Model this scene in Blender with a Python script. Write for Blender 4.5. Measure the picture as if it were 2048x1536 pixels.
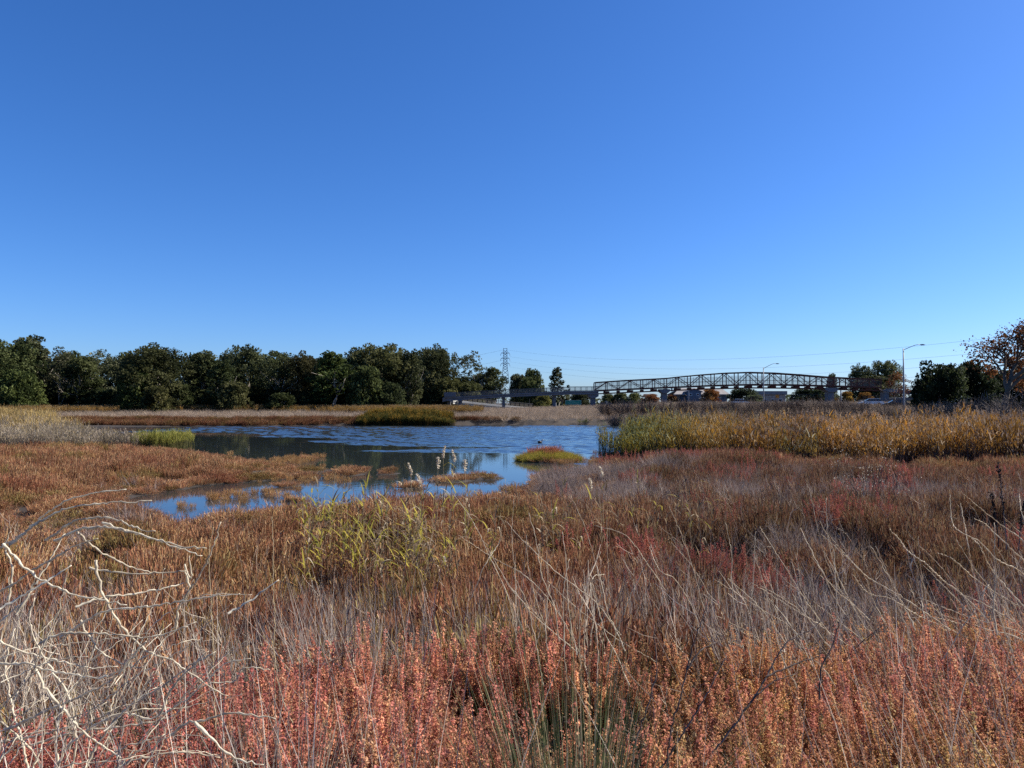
import bpy, math
import numpy as np
from mathutils import Vector, Matrix, Euler

for _o in list(bpy.data.objects):
    bpy.data.objects.remove(_o)
S = bpy.context.scene
COL = S.collection
RNG = np.random.default_rng(11)

# ---------------------------------------------------------------- camera, sky, sun
F, CX, CY, HZ, EYE = 1479.0, 1024.0, 768.0, 806.0, 3.0
PITCH = math.atan((HZ - CY) / F)
cam_d = bpy.data.cameras.new('camera')
cam_d.sensor_width = 36.0
cam_d.lens = 36.0 * F / 2048.0
cam_d.clip_start = 0.05
cam_d.clip_end = 9000
cam = bpy.data.objects.new('camera', cam_d)
COL.objects.link(cam)
cam.location = (0, 0, EYE)
cam.rotation_euler = (math.pi / 2 + PITCH, 0, 0)
S.camera = cam

SUN_EL, SUN_AZ = 38.0, 74.0            # azimuth: degrees to the right of the view direction
W = bpy.data.worlds.new('World')
S.world = W
W.use_nodes = True
nt = W.node_tree
nt.nodes.clear()
w_out = nt.nodes.new('ShaderNodeOutputWorld')
w_bg = nt.nodes.new('ShaderNodeBackground')
sky = nt.nodes.new('ShaderNodeTexSky')
sky.sky_type = 'NISHITA'
sky.sun_disc = False
sky.sun_elevation = math.radians(SUN_EL)
sky.sun_rotation = math.radians(SUN_AZ)
sky.altitude = 0
sky.air_density = 0.9
sky.dust_density = 0.55
sky.ozone_density = 7.0
w_bg.inputs['Strength'].default_value = 0.0635
w_mix = nt.nodes.new('ShaderNodeMix')
w_mix.data_type = 'RGBA'
w_mix.blend_type = 'MULTIPLY'
w_mix.inputs[0].default_value = 1.0
w_mix.inputs[7].default_value = (0.82, 0.94, 1.18, 1)      # the clear, blue winter air, alike over the whole sky
w_hsv = nt.nodes.new('ShaderNodeHueSaturation')
w_hsv.inputs['Saturation'].default_value = 1.14
w_hsv.inputs['Value'].default_value = 1.04
nt.links.new(sky.outputs[0], w_hsv.inputs['Color'])
nt.links.new(w_hsv.outputs[0], w_mix.inputs[6])
nt.links.new(w_mix.outputs[2], w_bg.inputs['Color'])
nt.links.new(w_bg.outputs[0], w_out.inputs[0])

sun_d = bpy.data.lights.new('sun', 'SUN')
sun_d.energy = 5.0
sun_d.angle = math.radians(0.53)
sun_d.color = (1.0, 0.94, 0.84)
sun = bpy.data.objects.new('sun', sun_d)
COL.objects.link(sun)
_a, _e = math.radians(SUN_AZ), math.radians(SUN_EL)
sun_dir = Vector((math.sin(_a) * math.cos(_e), math.cos(_a) * math.cos(_e), math.sin(_e)))
sun.rotation_euler = sun_dir.to_track_quat('Z', 'Y').to_euler()
sun.location = (60, 20, 60)

S.view_settings.view_transform = 'Standard'
S.view_settings.look = 'None'
S.view_settings.exposure = 1.1
S.view_settings.gamma = 1.0
S.view_settings.use_curve_mapping = False
S.render.engine = 'CYCLES'
S.cycles.max_bounces = 6
S.cycles.diffuse_bounces = 3
S.cycles.transparent_max_bounces = 12
S.cycles.use_adaptive_sampling = True
S.cycles.use_denoising = False

# ---------------------------------------------------------------- projection helpers (reading the photograph)
_cp, _sp = math.cos(PITCH), math.sin(PITCH)

def ray(u, v):
    x, y = (u - CX) / F, -(v - CY) / F
    return x, _cp - y * _sp, _sp + y * _cp

def at(u, v, d):
    """the point seen at photo pixel (u, v), d metres in front of the camera"""
    x, f, z = ray(u, v)
    t = d / f
    return Vector((x * t, d, EYE + z * t))

def on(u, v, z=0.0):
    """the point seen at photo pixel (u, v) at height z"""
    x, f, zz = ray(u, v)
    t = (z - EYE) / zz
    return (x * t, f * t)

def uv(x, y, z):
    x, y, z = np.asarray(x, float), np.asarray(y, float), np.asarray(z, float) - EYE
    d = y * _cp + z * _sp
    h = -y * _sp + z * _cp
    return CX + F * x / d, CY - F * h / d

# ---------------------------------------------------------------- noise
_T = np.random.default_rng(5).random((256, 256))

def vnoise(x, y):
    xi, yi = np.floor(x).astype(int), np.floor(y).astype(int)
    fx, fy = x - xi, y - yi
    fx, fy = fx * fx * (3 - 2 * fx), fy * fy * (3 - 2 * fy)
    g = lambda a, b: _T[a % 256, b % 256]
    return (g(xi, yi) * (1 - fx) + g(xi + 1, yi) * fx) * (1 - fy) + (g(xi, yi + 1) * (1 - fx) + g(xi + 1, yi + 1) * fx) * fy

def fbm(x, y, f=1.0, n=3, o=0.0):
    x, y = np.asarray(x, float), np.asarray(y, float)
    s, a, t = 0, 1.0, 0
    for k in range(n):
        s = s + a * vnoise(x * f + 17.3 * k + o, y * f - 9.1 * k + 2 * o)
        t += a
        a *= .5
        f *= 2.03
    return s / t

def sstep(a, b, x):
    t = np.clip((np.asarray(x, float) - a) / (b - a), 0, 1)
    return t * t * (3 - 2 * t)

# ---------------------------------------------------------------- object helpers
def tag(o, label=None, cat=None, group=None, kind=None):
    if label: o['label'] = label
    if cat: o['category'] = cat
    if group: o['group'] = group
    if kind: o['kind'] = kind
    return o

def empty(name, loc=(0, 0, 0), rz=0.0):
    o = bpy.data.objects.new(name, None)
    COL.objects.link(o)
    o.location = loc
    o.rotation_euler = (0, 0, rz)
    o.empty_display_size = 0.3
    return o

class MB:
    """collects quads and triangles with a height value h and a random value r per vertex"""
    def __init__(s):
        s.V, s.Q, s.T, s.H, s.R, s.n = [], [], [], [], [], 0

    def add(s, v, q=None, t=None, h=None, r=None):
        v = np.asarray(v, np.float32).reshape(-1, 3)
        m = len(v)
        s.V.append(v)
        if q is not None and len(q): s.Q.append(np.asarray(q, np.int64).reshape(-1, 4) + s.n)
        if t is not None and len(t): s.T.append(np.asarray(t, np.int64).reshape(-1, 3) + s.n)
        s.H.append(np.full(m, 0.5, np.float32) if h is None else np.broadcast_to(np.asarray(h, np.float32), (m,)))
        s.R.append(np.full(m, 0.5, np.float32) if r is None else np.broadcast_to(np.asarray(r, np.float32), (m,)))
        s.n += m
        return s

    def box(s, c, size, r=.5):
        c, hx = np.array(c, float), np.array(size, float) / 2
        v = np.array([[x, y, z] for z in (-1, 1) for y in (-1, 1) for x in (-1, 1)], float) * hx + c
        return s.add(v, [[0, 2, 3, 1], [4, 5, 7, 6], [0, 1, 5, 4], [2, 6, 7, 3], [0, 4, 6, 2], [1, 3, 7, 5]], r=r)

    def beam(s, p0, p1, w, h=None, r=.5):
        p0, p1 = np.array(p0, float), np.array(p1, float)
        h = w if h is None else h
        d = p1 - p0
        d = d / (np.linalg.norm(d) + 1e-9)
        up = np.array([0, 0, 1.]) if abs(d[2]) < .95 else np.array([0, 1., 0])
        sx = np.cross(d, up); sx /= np.linalg.norm(sx)
        sz = np.cross(sx, d)
        v = []
        for p in (p0, p1):
            for a, b in ((-1, -1), (1, -1), (1, 1), (-1, 1)):
                v.append(p + sx * a * w / 2 + sz * b * h / 2)
        return s.add(v, [[0, 1, 2, 3], [7, 6, 5, 4], [0, 4, 5, 1], [1, 5, 6, 2], [2, 6, 7, 3], [3, 7, 4, 0]], r=r)

    def tube(s, pts, rad, k=5, r=.5, h0=0., h1=1., cap=True):
        P = np.asarray(pts, float)
        n = len(P)
        rad = np.broadcast_to(np.asarray(rad, float), (n,))
        D = np.gradient(P, axis=0)
        D /= np.linalg.norm(D, axis=1, keepdims=True) + 1e-9
        ref = np.array([0.31, 0.87, 0.2])
        A = np.cross(D, ref); A /= np.linalg.norm(A, axis=1, keepdims=True) + 1e-9
        B = np.cross(D, A)
        th = np.arange(k) * 2 * math.pi / k
        ring = P[:, None, :] + rad[:, None, None] * (A[:, None, :] * np.cos(th)[None, :, None] + B[:, None, :] * np.sin(th)[None, :, None])
        v = ring.reshape(-1, 3)
        q = []
        for i in range(n - 1):
            for j in range(k):
                q.append([i * k + j, i * k + (j + 1) % k, (i + 1) * k + (j + 1) % k, (i + 1) * k + j])
        t = []
        if cap:
            t = [[(n - 1) * k, (n - 1) * k + j, (n - 1) * k + j + 1] for j in range(1, k - 1)]
        return s.add(v, q, t, h=np.repeat(np.linspace(h0, h1, n), k), r=r)

    def build(s, name, mat, parent=None, link=True, smooth=False, loc=None):
        me = s.mesh(name, mat, smooth)
        o = bpy.data.objects.new(name, me)
        if link: COL.objects.link(o)
        if parent is not None: o.parent = parent
        if loc is not None: o.location = loc
        return o

    def mesh(s, name, mat, smooth=False):
        V = np.concatenate(s.V)
        Q = np.concatenate(s.Q) if s.Q else np.zeros((0, 4), np.int64)
        T = np.concatenate(s.T) if s.T else np.zeros((0, 3), np.int64)
        me = bpy.data.meshes.new(name)
        me.vertices.add(len(V))
        me.vertices.foreach_set('co', V.astype(np.float32).ravel())
        lv = np.concatenate([Q.ravel(), T.ravel()]).astype(np.int32)
        me.loops.add(len(lv))
        me.loops.foreach_set('vertex_index', lv)
        ls = np.concatenate([np.arange(len(Q)) * 4, len(Q) * 4 + np.arange(len(T)) * 3]).astype(np.int32)
        me.polygons.add(len(ls))
        me.polygons.foreach_set('loop_start', ls)
        me.polygons.foreach_set('use_smooth', np.full(len(ls), bool(smooth)))
        me.update(calc_edges=True)
        me.validate()
        if len(me.vertices) == len(V):
            a = me.attributes.new('h', 'FLOAT', 'POINT'); a.data.foreach_set('value', np.concatenate(s.H).astype(np.float32))
            a = me.attributes.new('r', 'FLOAT', 'POINT'); a.data.foreach_set('value', np.concatenate(s.R).astype(np.float32))
        if mat is not None: me.materials.append(mat)
        return me

def strips(mb, base, d0, L, wid, bend, nseg, rng, r=None, h0=0., h1=1., facing=None, tip=0.15):
    """n grass blades / leaves: thin curved ribbons that taper to a tip"""
    n = len(base)
    t = np.linspace(0, 1, nseg + 1)
    L = np.broadcast_to(L, (n,)); wid = np.broadcast_to(wid, (n,))
    P = base[:, None, :] + d0[:, None, :] * (L[:, None] * t)[:, :, None] + bend[:, None, :] * (L[:, None] * t ** 2)[:, :, None]
    if facing is None:
        a = rng.random(n) * 2 * math.pi
        facing = np.stack([np.cos(a), np.sin(a), np.zeros(n)], 1)
    sd = facing - d0 * np.sum(facing * d0, 1, keepdims=True) / np.maximum(np.sum(d0 * d0, 1, keepdims=True), 1e-6)
    sd /= np.linalg.norm(sd, axis=1, keepdims=True) + 1e-9
    w = wid[:, None] * np.maximum(tip, 1 - t ** 2)[None, :] / 2
    v = np.stack([P - sd[:, None, :] * w[:, :, None], P + sd[:, None, :] * w[:, :, None]], 2).reshape(-1, 3)
    k = 2 * (nseg + 1)
    q0 = np.array([[2 * i, 2 * i + 1, 2 * i + 3, 2 * i + 2] for i in range(nseg)])
    q = (np.arange(n)[:, None, None] * k + q0[None]).reshape(-1, 4)
    if r is None: r = rng.random(n)
    mb.add(v, q, h=np.tile(np.repeat(h0 + (h1 - h0) * t, 2), n), r=np.repeat(r, k))

def leaves(mb, c, size, rng, r=None, h=.5, up=None, upw=0.0, asp=1.6):
    """n small four-cornered leaves at the points c"""
    n = len(c)
    nrm = rng.normal(size=(n, 3))
    nrm /= np.linalg.norm(nrm, axis=1, keepdims=True)
    if up is not None:
        nrm = nrm + up * upw
        nrm /= np.linalg.norm(nrm, axis=1, keepdims=True) + 1e-9
    t = np.cross(nrm, rng.normal(size=(n, 3)))
    t /= np.linalg.norm(t, axis=1, keepdims=True) + 1e-9
    b = np.cross(nrm, t)
    size = np.broadcast_to(size, (n,))[:, None] / 2
    v = np.stack([c - t * size * asp, c + b * size + nrm * size * .25, c + t * size * asp, c - b * size + nrm * size * .25], 1).reshape(-1, 3)
    q = np.arange(n * 4).reshape(-1, 4)
    if r is None: r = rng.random(n)
    mb.add(v, q, h=np.repeat(np.broadcast_to(h, (n,)), 4), r=np.repeat(r, 4))

# ---------------------------------------------------------------- materials
def newmat(name):
    m = bpy.data.materials.new(name)
    m.use_nodes = True
    m.node_tree.nodes.clear()
    return m, m.node_tree.nodes, m.node_tree.links

def ramp(N, stops):
    n = N.new('ShaderNodeValToRGB')
    e = n.color_ramp.elements
    while len(e) < len(stops): e.new(0.5)
    for el, (p, c) in zip(e, stops):
        el.position = p
        el.color = (*c, 1)
    return n

def mix(N, Lk, a, b, mode='MULTIPLY', fac=1.0):
    n = N.new('ShaderNodeMix')
    n.data_type = 'RGBA'
    n.blend_type = mode
    for sock, val in ((n.inputs[0], fac), (n.inputs[6], a), (n.inputs[7], b)):
        if hasattr(val, 'is_linked'): Lk.new(val, sock)
        else: sock.default_value = val if not isinstance(val, tuple) else (*val, 1)
    return n.outputs[2]

def plantmat(name, byr, byh=None, trans=.3, tint='inst', rough=.75, spec=.08, hmix=.5):
    """colour from the piece's own random value, its place along the stem, and the plant's own tint"""
    m, N, Lk = newmat(name)
    out = N.new('ShaderNodeOutputMaterial')
    ar = N.new('ShaderNodeAttribute'); ar.attribute_name = 'r'
    cr = ramp(N, byr); Lk.new(ar.outputs['Fac'], cr.inputs[0])
    c = cr.outputs[0]
    if byh:
        ah = N.new('ShaderNodeAttribute'); ah.attribute_name = 'h'
        ch = ramp(N, byh); Lk.new(ah.outputs['Fac'], ch.inputs[0])
        c = mix(N, Lk, c, ch.outputs[0], 'MIX', hmix)
    if tint == 'inst':
        at_ = N.new('ShaderNodeAttribute'); at_.attribute_name = 'tint'; at_.attribute_type = 'INSTANCER'
        c = mix(N, Lk, c, at_.outputs['Color'])
    elif tint == 'obj':
        oi = N.new('ShaderNodeObjectInfo')
        c = mix(N, Lk, c, oi.outputs['Color'])
    p = N.new('ShaderNodeBsdfPrincipled')
    p.inputs['Roughness'].default_value = rough
    p.inputs['Specular IOR Level'].default_value = spec
    Lk.new(c, p.inputs['Base Color'])
    if trans > 0:
        tr = N.new('ShaderNodeBsdfTranslucent'); Lk.new(c, tr.inputs['Color'])
        ms = N.new('ShaderNodeMixShader'); ms.inputs[0].default_value = trans
        Lk.new(p.outputs[0], ms.inputs[1]); Lk.new(tr.outputs[0], ms.inputs[2])
        Lk.new(ms.outputs[0], out.inputs[0])
    else:
        Lk.new(p.outputs[0], out.inputs[0])
    return m

def hardmat(name, col, rough=.6, metal=0., noise=.25, scale=3., spec=.4):
    m, N, Lk = newmat(name)
    out = N.new('ShaderNodeOutputMaterial')
    p = N.new('ShaderNodeBsdfPrincipled')
    g = N.new('ShaderNodeNewGeometry')
    tx = N.new('ShaderNodeTexNoise'); tx.inputs['Scale'].default_value = scale; tx.inputs['Detail'].default_value = 6
    Lk.new(g.outputs['Position'], tx.inputs['Vector'])
    lo, hi = tuple(c * (1 - noise) for c in col), tuple(min(1, c * (1 + noise)) for c in col)
    r = ramp(N, [(.3, lo), (.7, hi)]); Lk.new(tx.outputs[0], r.inputs[0])
    Lk.new(r.outputs[0], p.inputs['Base Color'])
    p.inputs['Roughness'].default_value = rough
    p.inputs['Metallic'].default_value = metal
    p.inputs['Specular IOR Level'].default_value = spec
    Lk.new(p.outputs[0], out.inputs[0])
    return m

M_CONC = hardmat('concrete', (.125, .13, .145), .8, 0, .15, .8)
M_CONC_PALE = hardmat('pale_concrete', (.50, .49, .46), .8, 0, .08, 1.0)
M_STEEL = hardmat('weathered_steel', (.085, .032, .023), .75, 0, .3, 2., .2)
M_DARKMETAL = hardmat('dark_metal', (.035, .033, .035), .5, 0, .2, 2.)
M_GALV = hardmat('galvanised_steel', (.20, .205, .22), .55, .2, .08, 4.)
M_LATTICE = hardmat('lattice_steel', (.16, .17, .19), .6, .3, .1, 2.)
M_WIRE = hardmat('wire_metal', (.22, .24, .27), .6, .3, .05, 2.)
M_SIGNGREEN = hardmat('sign_green', (.01, .22, .15), .5, 0, .12, 1.5)
M_SIGNWHITE = hardmat('sign_white', (.55, .62, .58), .5, 0, .05, 2)
M_SIGNORANGE = hardmat('sign_orange', (.55, .25, .03), .5, 0, .1, 2)
M_ROOF = hardmat('grey_shingles', (.22, .20, .19), .9, 0, .2, 1.2)
M_WALLBLUE = hardmat('slate_blue_siding', (.10, .12, .15), .8, 0, .1, 1.5)
M_WALLTAN = hardmat('tan_stucco', (.42, .33, .26), .9, 0, .12, 1.)
M_WHITE = hardmat('white_paint', (.8, .8, .78), .3, 0, .03, 2)
M_GLASS = hardmat('dark_glass', (.03, .035, .04), .08, 0, .1, 2, .6)
M_CARDARK = hardmat('dark_car_paint', (.03, .032, .036), .2, .2, .1, 2, .6)
M_TYRE = hardmat('tyre_rubber', (.02, .02, .02), .8, 0, .1, 4)
M_LAMP = hardmat('lamp_lens', (.85, .87, .9), .1, .6, .02, 2, .8)
M_COOT = hardmat('dark_feathers', (.015, .015, .018), .6, 0, .2, 20)
M_BARK = hardmat('pale_bark', (.30, .26, .21), .85, 0, .45, 2.2)
M_BARKDARK = hardmat('dark_bark', (.09, .07, .055), .9, 0, .4, 3.)
M_BARKGREY = hardmat('grey_bark', (.085, .066, .050), .9, 0, .4, 2.)
M_ASPHALT = hardmat('asphalt', (.05, .05, .052), .85, 0, .2, 2.)

m, N, Lk = newmat('safety_screen')                       # fine wire mesh, thinner than can be seen from here
out = N.new('ShaderNodeOutputMaterial')
d_ = N.new('ShaderNodeBsdfDiffuse'); d_.inputs[0].default_value = (.22, .20, .185, 1)
t_ = N.new('ShaderNodeBsdfTransparent')
ms = N.new('ShaderNodeMixShader'); ms.inputs[0].default_value = .22
Lk.new(t_.outputs[0], ms.inputs[1]); Lk.new(d_.outputs[0], ms.inputs[2]); Lk.new(ms.outputs[0], out.inputs[0])
M_SCREEN = m

# ---------------------------------------------------------------- pond outline and ground
PX = [(60, 854), (300, 853.5), (700, 851.5), (1000, 850), (1360, 848.5),
      (1335, 860), (1295, 880), (1245, 905), (1215, 926), (1200, 946),
      (1120, 950), (1062, 962), (1075, 985), (1000, 1000), (930, 1014), (830, 1018), (740, 1018), (640, 1030), (520, 1034), (430, 1044),
      (395, 1054), (345, 1054), (322, 1030), (240, 1022), (232, 1004),
      (330, 983), (430, 970), (540, 961), (650, 955), (730, 951), (800, 950), (808, 946), (760, 943), (690, 941), (600, 940), (540, 935), (480, 923), (400, 913), (335, 905), (240, 894), (60, 878)]
POND = np.array([on(u, v) for u, v in PX])

def poly_sd(x, y, P):
    x, y = np.asarray(x, float), np.asarray(y, float)
    best = np.full(x.shape, 1e9)
    inside = np.zeros(x.shape, bool)
    for (x0, y0), (x1, y1) in zip(P, np.roll(P, -1, 0)):
        dx, dy = x1 - x0, y1 - y0
        t = np.clip(((x - x0) * dx + (y - y0) * dy) / (dx * dx + dy * dy + 1e-9), 0, 1)
        best = np.minimum(best, (x - x0 - t * dx) ** 2 + (y - y0 - t * dy) ** 2)
        c = ((y0 > y) != (y1 > y)) & (x < (x1 - x0) * (y - y0) / ((y1 - y0) + 1e-12) + x0)
        inside ^= c
    b = np.sqrt(best)
    return np.where(inside, -b, b)

ISLES = [(1098, 922, 1.45, .42), (955, 957, 1.0, .25), (905, 962, .8, .22), (620, 918, .5, .3), (562, 948, 1.0, .4), (578, 972, .55, .16), (822, 974, .5, .18),
         (590, 1003, .5, .10), (432, 992, .5, .12), (840, 1006, .5, .2), (1030, 988, .4, .2)]
ISLES = [(*on(u, v), rx, ry) for u, v, rx, ry in ISLES]
POOLS = [(*on(180, 1052), .62, .42), (*on(232, 1076), .25, .3), (*on(30, 1052), .4, .25), (*on(1020, 1000), .6, .7), (*on(655, 948), .45, 1.6), (*on(742, 947), .3, 1.4), (*on(590, 951), .25, 1.2), (*on(380, 990), .9, .5), (*on(470, 985), .7, .6)]

def shore(x, y):
    """signed distance to the water's edge: positive on land"""
    s = poly_sd(x, y, POND)
    s = s + (fbm(x, y, .55, 3) - .5) * .9 * sstep(120, 20, y) + (fbm(x, y, .18, 2, 7.) - .5) * 1.2 * sstep(60, 90, y)
    for cx, cy, rx, ry in ISLES:
        s = np.maximum(s, (1 - np.sqrt(((x - cx) / rx) ** 2 + ((y - cy) / (ry * 3)) ** 2)) * rx)
    for cx, cy, rx, ry in POOLS:
        s = np.minimum(s, (np.sqrt(((x - cx) / rx) ** 2 + ((y - cy) / ry) ** 2) - 1) * rx)
    return s

def ground(x, y, sd=None):
    x, y = np.asarray(x, float), np.asarray(y, float)
    if sd is None: sd = shore(x, y)
    z = np.where(sd > 0, .03 + .12 * sstep(0, 1.6, sd), -.04 - .45 * sstep(0, 2.5, -sd))
    z = z + np.where(sd > 0, (fbm(x, y, .7, 3, 3.) - .5) * .12 * sstep(0, 1.2, sd), 0)
    z = z + 1.25 * sstep(9.5, 1.8, y) + (fbm(x, y, .45, 2, 1.) - .5) * .3 * sstep(12, 6, y) * sstep(-4, 3, y)
    far = sstep(97, 101, y) * .55 + sstep(104, 165, y) * .5
    far = far + sstep(100, 135, y) * sstep(0, 30, x) * .75
    z = z + np.where(sd > 0, far, 0)
    right = sstep(12, 26, x - (y - 45) * .12) * sstep(52, 66, y) * (1 - sstep(97, 120, y) * .2)
    z = z + right * .7 * np.where(sd > 0, sstep(0, 5, sd), 0)
    for u_, v_, r_, h_ in HUM:
        z = z + h_ * (.55 + .9 * fbm(x, y, .9, 2, 66.)) * np.exp(-(((x - u_) / r_) ** 2 + ((y - v_) / (r_ * 1.2)) ** 2)) * (sd > 0)
    return z

HUM = [(*on(u, v), r, h) for u, v, r, h in [(1150, 985, 1.2, .14), (1230, 985, 2.0, .20), (1330, 980, 2.2, .24), (1430, 975, 2.2, .24), (1520, 968, 1.8, .2), (1690, 1130, 1.6, .30), (1560, 1060, 1.8, .3), (1900, 1090, 1.7, .35), (1420, 1100, 1.4, .25), (1780, 1010, 2.2, .3), (700, 1120, 1.6, .18), (300, 1120, 1.8, .16), (1000, 1120, 1.5, .15)]]

ny, nx = 340, 300
gy = np.concatenate([np.linspace(-12, 2, 24), 2 * (210 / 2) ** (np.linspace(0, 1, ny - 54)[1:]), np.geomspace(215, 6000, 31)])
gs = np.linspace(-1.35, 1.35, nx)
gs = np.sign(gs) * np.abs(gs) ** 1.1
GX = gs[None, :] * (np.abs(gy)[:, None] + 14)
GY = np.repeat(gy[:, None], nx, 1)
GZ = ground(GX.ravel(), GY.ravel()).reshape(GX.shape)
GZ = np.where(GY > 230, 1.2, GZ)
i0 = (np.arange(len(gy) - 1)[:, None] * nx + np.arange(nx - 1)[None]).ravel()
mb = MB()
mb.add(np.stack([GX, GY, GZ], 2).reshape(-1, 3), np.stack([i0, i0 + 1, i0 + nx + 1, i0 + nx], 1))
m, N, Lk = newmat('marsh_soil')
out = N.new('ShaderNodeOutputMaterial')
p = N.new('ShaderNodeBsdfPrincipled')
g = N.new('ShaderNodeNewGeometry')
n1 = N.new('ShaderNodeTexNoise'); n1.inputs['Scale'].default_value = .8; n1.inputs['Detail'].default_value = 8
n2 = N.new('ShaderNodeTexNoise'); n2.inputs['Scale'].default_value = 22; n2.inputs['Detail'].default_value = 6
Lk.new(g.outputs['Position'], n1.inputs['Vector']); Lk.new(g.outputs['Position'], n2.inputs['Vector'])
r1 = ramp(N, [(.3, (.016, .012, .009)), (.55, (.035, .024, .016)), (.75, (.060, .045, .030))]); Lk.new(n1.outputs[0], r1.inputs[0])
r2 = ramp(N, [(.3, (.45, .45, .45)), (.7, (1.2, 1.15, 1.1))]); Lk.new(n2.outputs[0], r2.inputs[0])
Lk.new(mix(N, Lk, r1.outputs[0], r2.outputs[0]), p.inputs['Base Color'])
p.inputs['Roughness'].default_value = .9
bp = N.new('ShaderNodeBump'); bp.inputs['Strength'].default_value = .6; bp.inputs['Distance'].default_value = .04
Lk.new(n2.outputs[0], bp.inputs['Height']); Lk.new(bp.outputs[0], p.inputs['Normal'])
Lk.new(p.outputs[0], out.inputs[0])
tag(mb.build('ground', m, smooth=True), 'muddy marsh ground rising to a bank in the foreground', kind='structure')

# water: wind waves in the middle of the pond, glassy in the lee of the left and near shores
m, N, Lk = newmat('pond_water')
out = N.new('ShaderNodeOutputMaterial')
p = N.new('ShaderNodeBsdfPrincipled')
p.inputs['Base Color'].default_value = (.020, .026, .028, 1)
p.inputs['IOR'].default_value = 1.333
g = N.new('ShaderNodeNewGeometry')
wa = N.new('ShaderNodeAttribute'); wa.attribute_name = 'h'
def mth(op, a, b=None):
    n = N.new('ShaderNodeMath'); n.operation = op
    for i, vv in enumerate((a, b)):
        if vv is None: continue
        if hasattr(vv, 'is_linked'): Lk.new(vv, n.inputs[i])
        else: n.inputs[i].default_value = vv
    return n.outputs[0]
mp = N.new('ShaderNodeMapping'); mp.inputs['Scale'].default_value = (1.6, 3.4, 1)
Lk.new(g.outputs['Position'], mp.inputs['Vector'])
n1 = N.new('ShaderNodeTexNoise'); n1.inputs['Scale'].default_value = 1.0; n1.inputs['Detail'].default_value = 3
Lk.new(mp.outputs[0], n1.inputs['Vector'])
bp = N.new('ShaderNodeBump'); bp.inputs['Strength'].default_value = 1.0; bp.inputs['Distance'].default_value = 1.0
Lk.new(mth('MULTIPLY', n1.outputs[0], mth('ADD', mth('MULTIPLY', wa.outputs['Fac'], .008), .0016)), bp.inputs['Height'])
Lk.new(bp.outputs[0], p.inputs['Normal'])
Lk.new(mth('ADD', mth('MULTIPLY', wa.outputs['Fac'], .09), .015), p.inputs['Roughness'])
Lk.new(p.outputs[0], out.inputs[0])
xs = np.concatenate([np.linspace(-110, -42, 14)[:-1], np.arange(-42, 15, .17), np.linspace(15, 60, 12)])
ys = np.concatenate([np.linspace(12, 30, 30)[:-1], np.arange(30, 100, .17), np.linspace(100, 112, 4)])
WX, WY = np.meshgrid(xs, ys)
streak = fbm(WX * .05, WY * .30, 1., 4, 2.) - .5
fine = fbm(WX * .12, WY * .8, 1., 3, 6.) - .5
lee = WY + 1.15 * WX - 42. + streak * 34 + fine * 7
wind = np.maximum(sstep(-1.5, 3.0, lee), sstep(73, 76, WY + 6 * fine))
wind = wind * (.85 + .28 * fbm(WX * .03, WY * .16, 1., 3, 9.))
rw = np.random.default_rng(3)
WZ = 0 * WX
for k in range(26):
    lam = rw.uniform(.5, 1.35); a = math.radians(rw.normal(-75, 48)); kk = 2 * math.pi / lam
    WZ = WZ + .021 * math.sqrt(lam) / kk * np.sin(kk * (WX * math.cos(a) + WY * math.sin(a)) + rw.random() * 6.283)
inner = sstep(-42, -40, WX) * sstep(15, 13, WX) * sstep(30, 32, WY) * sstep(100, 99, WY)
WZ = WZ * wind * inner * 1.25
nxw, nyw = len(xs), len(ys)
i0 = (np.arange(nyw - 1)[:, None] * nxw + np.arange(nxw - 1)[None]).ravel()
mb = MB().add(np.stack([WX, WY, WZ], 2).reshape(-1, 3), np.stack([i0, i0 + 1, i0 + nxw + 1, i0 + nxw], 1), h=np.clip(wind, 0, 1).ravel())
tag(mb.build('water', m, smooth=True), 'blue pond water, ruffled beyond and glassy near the left shore', kind='structure')

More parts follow.
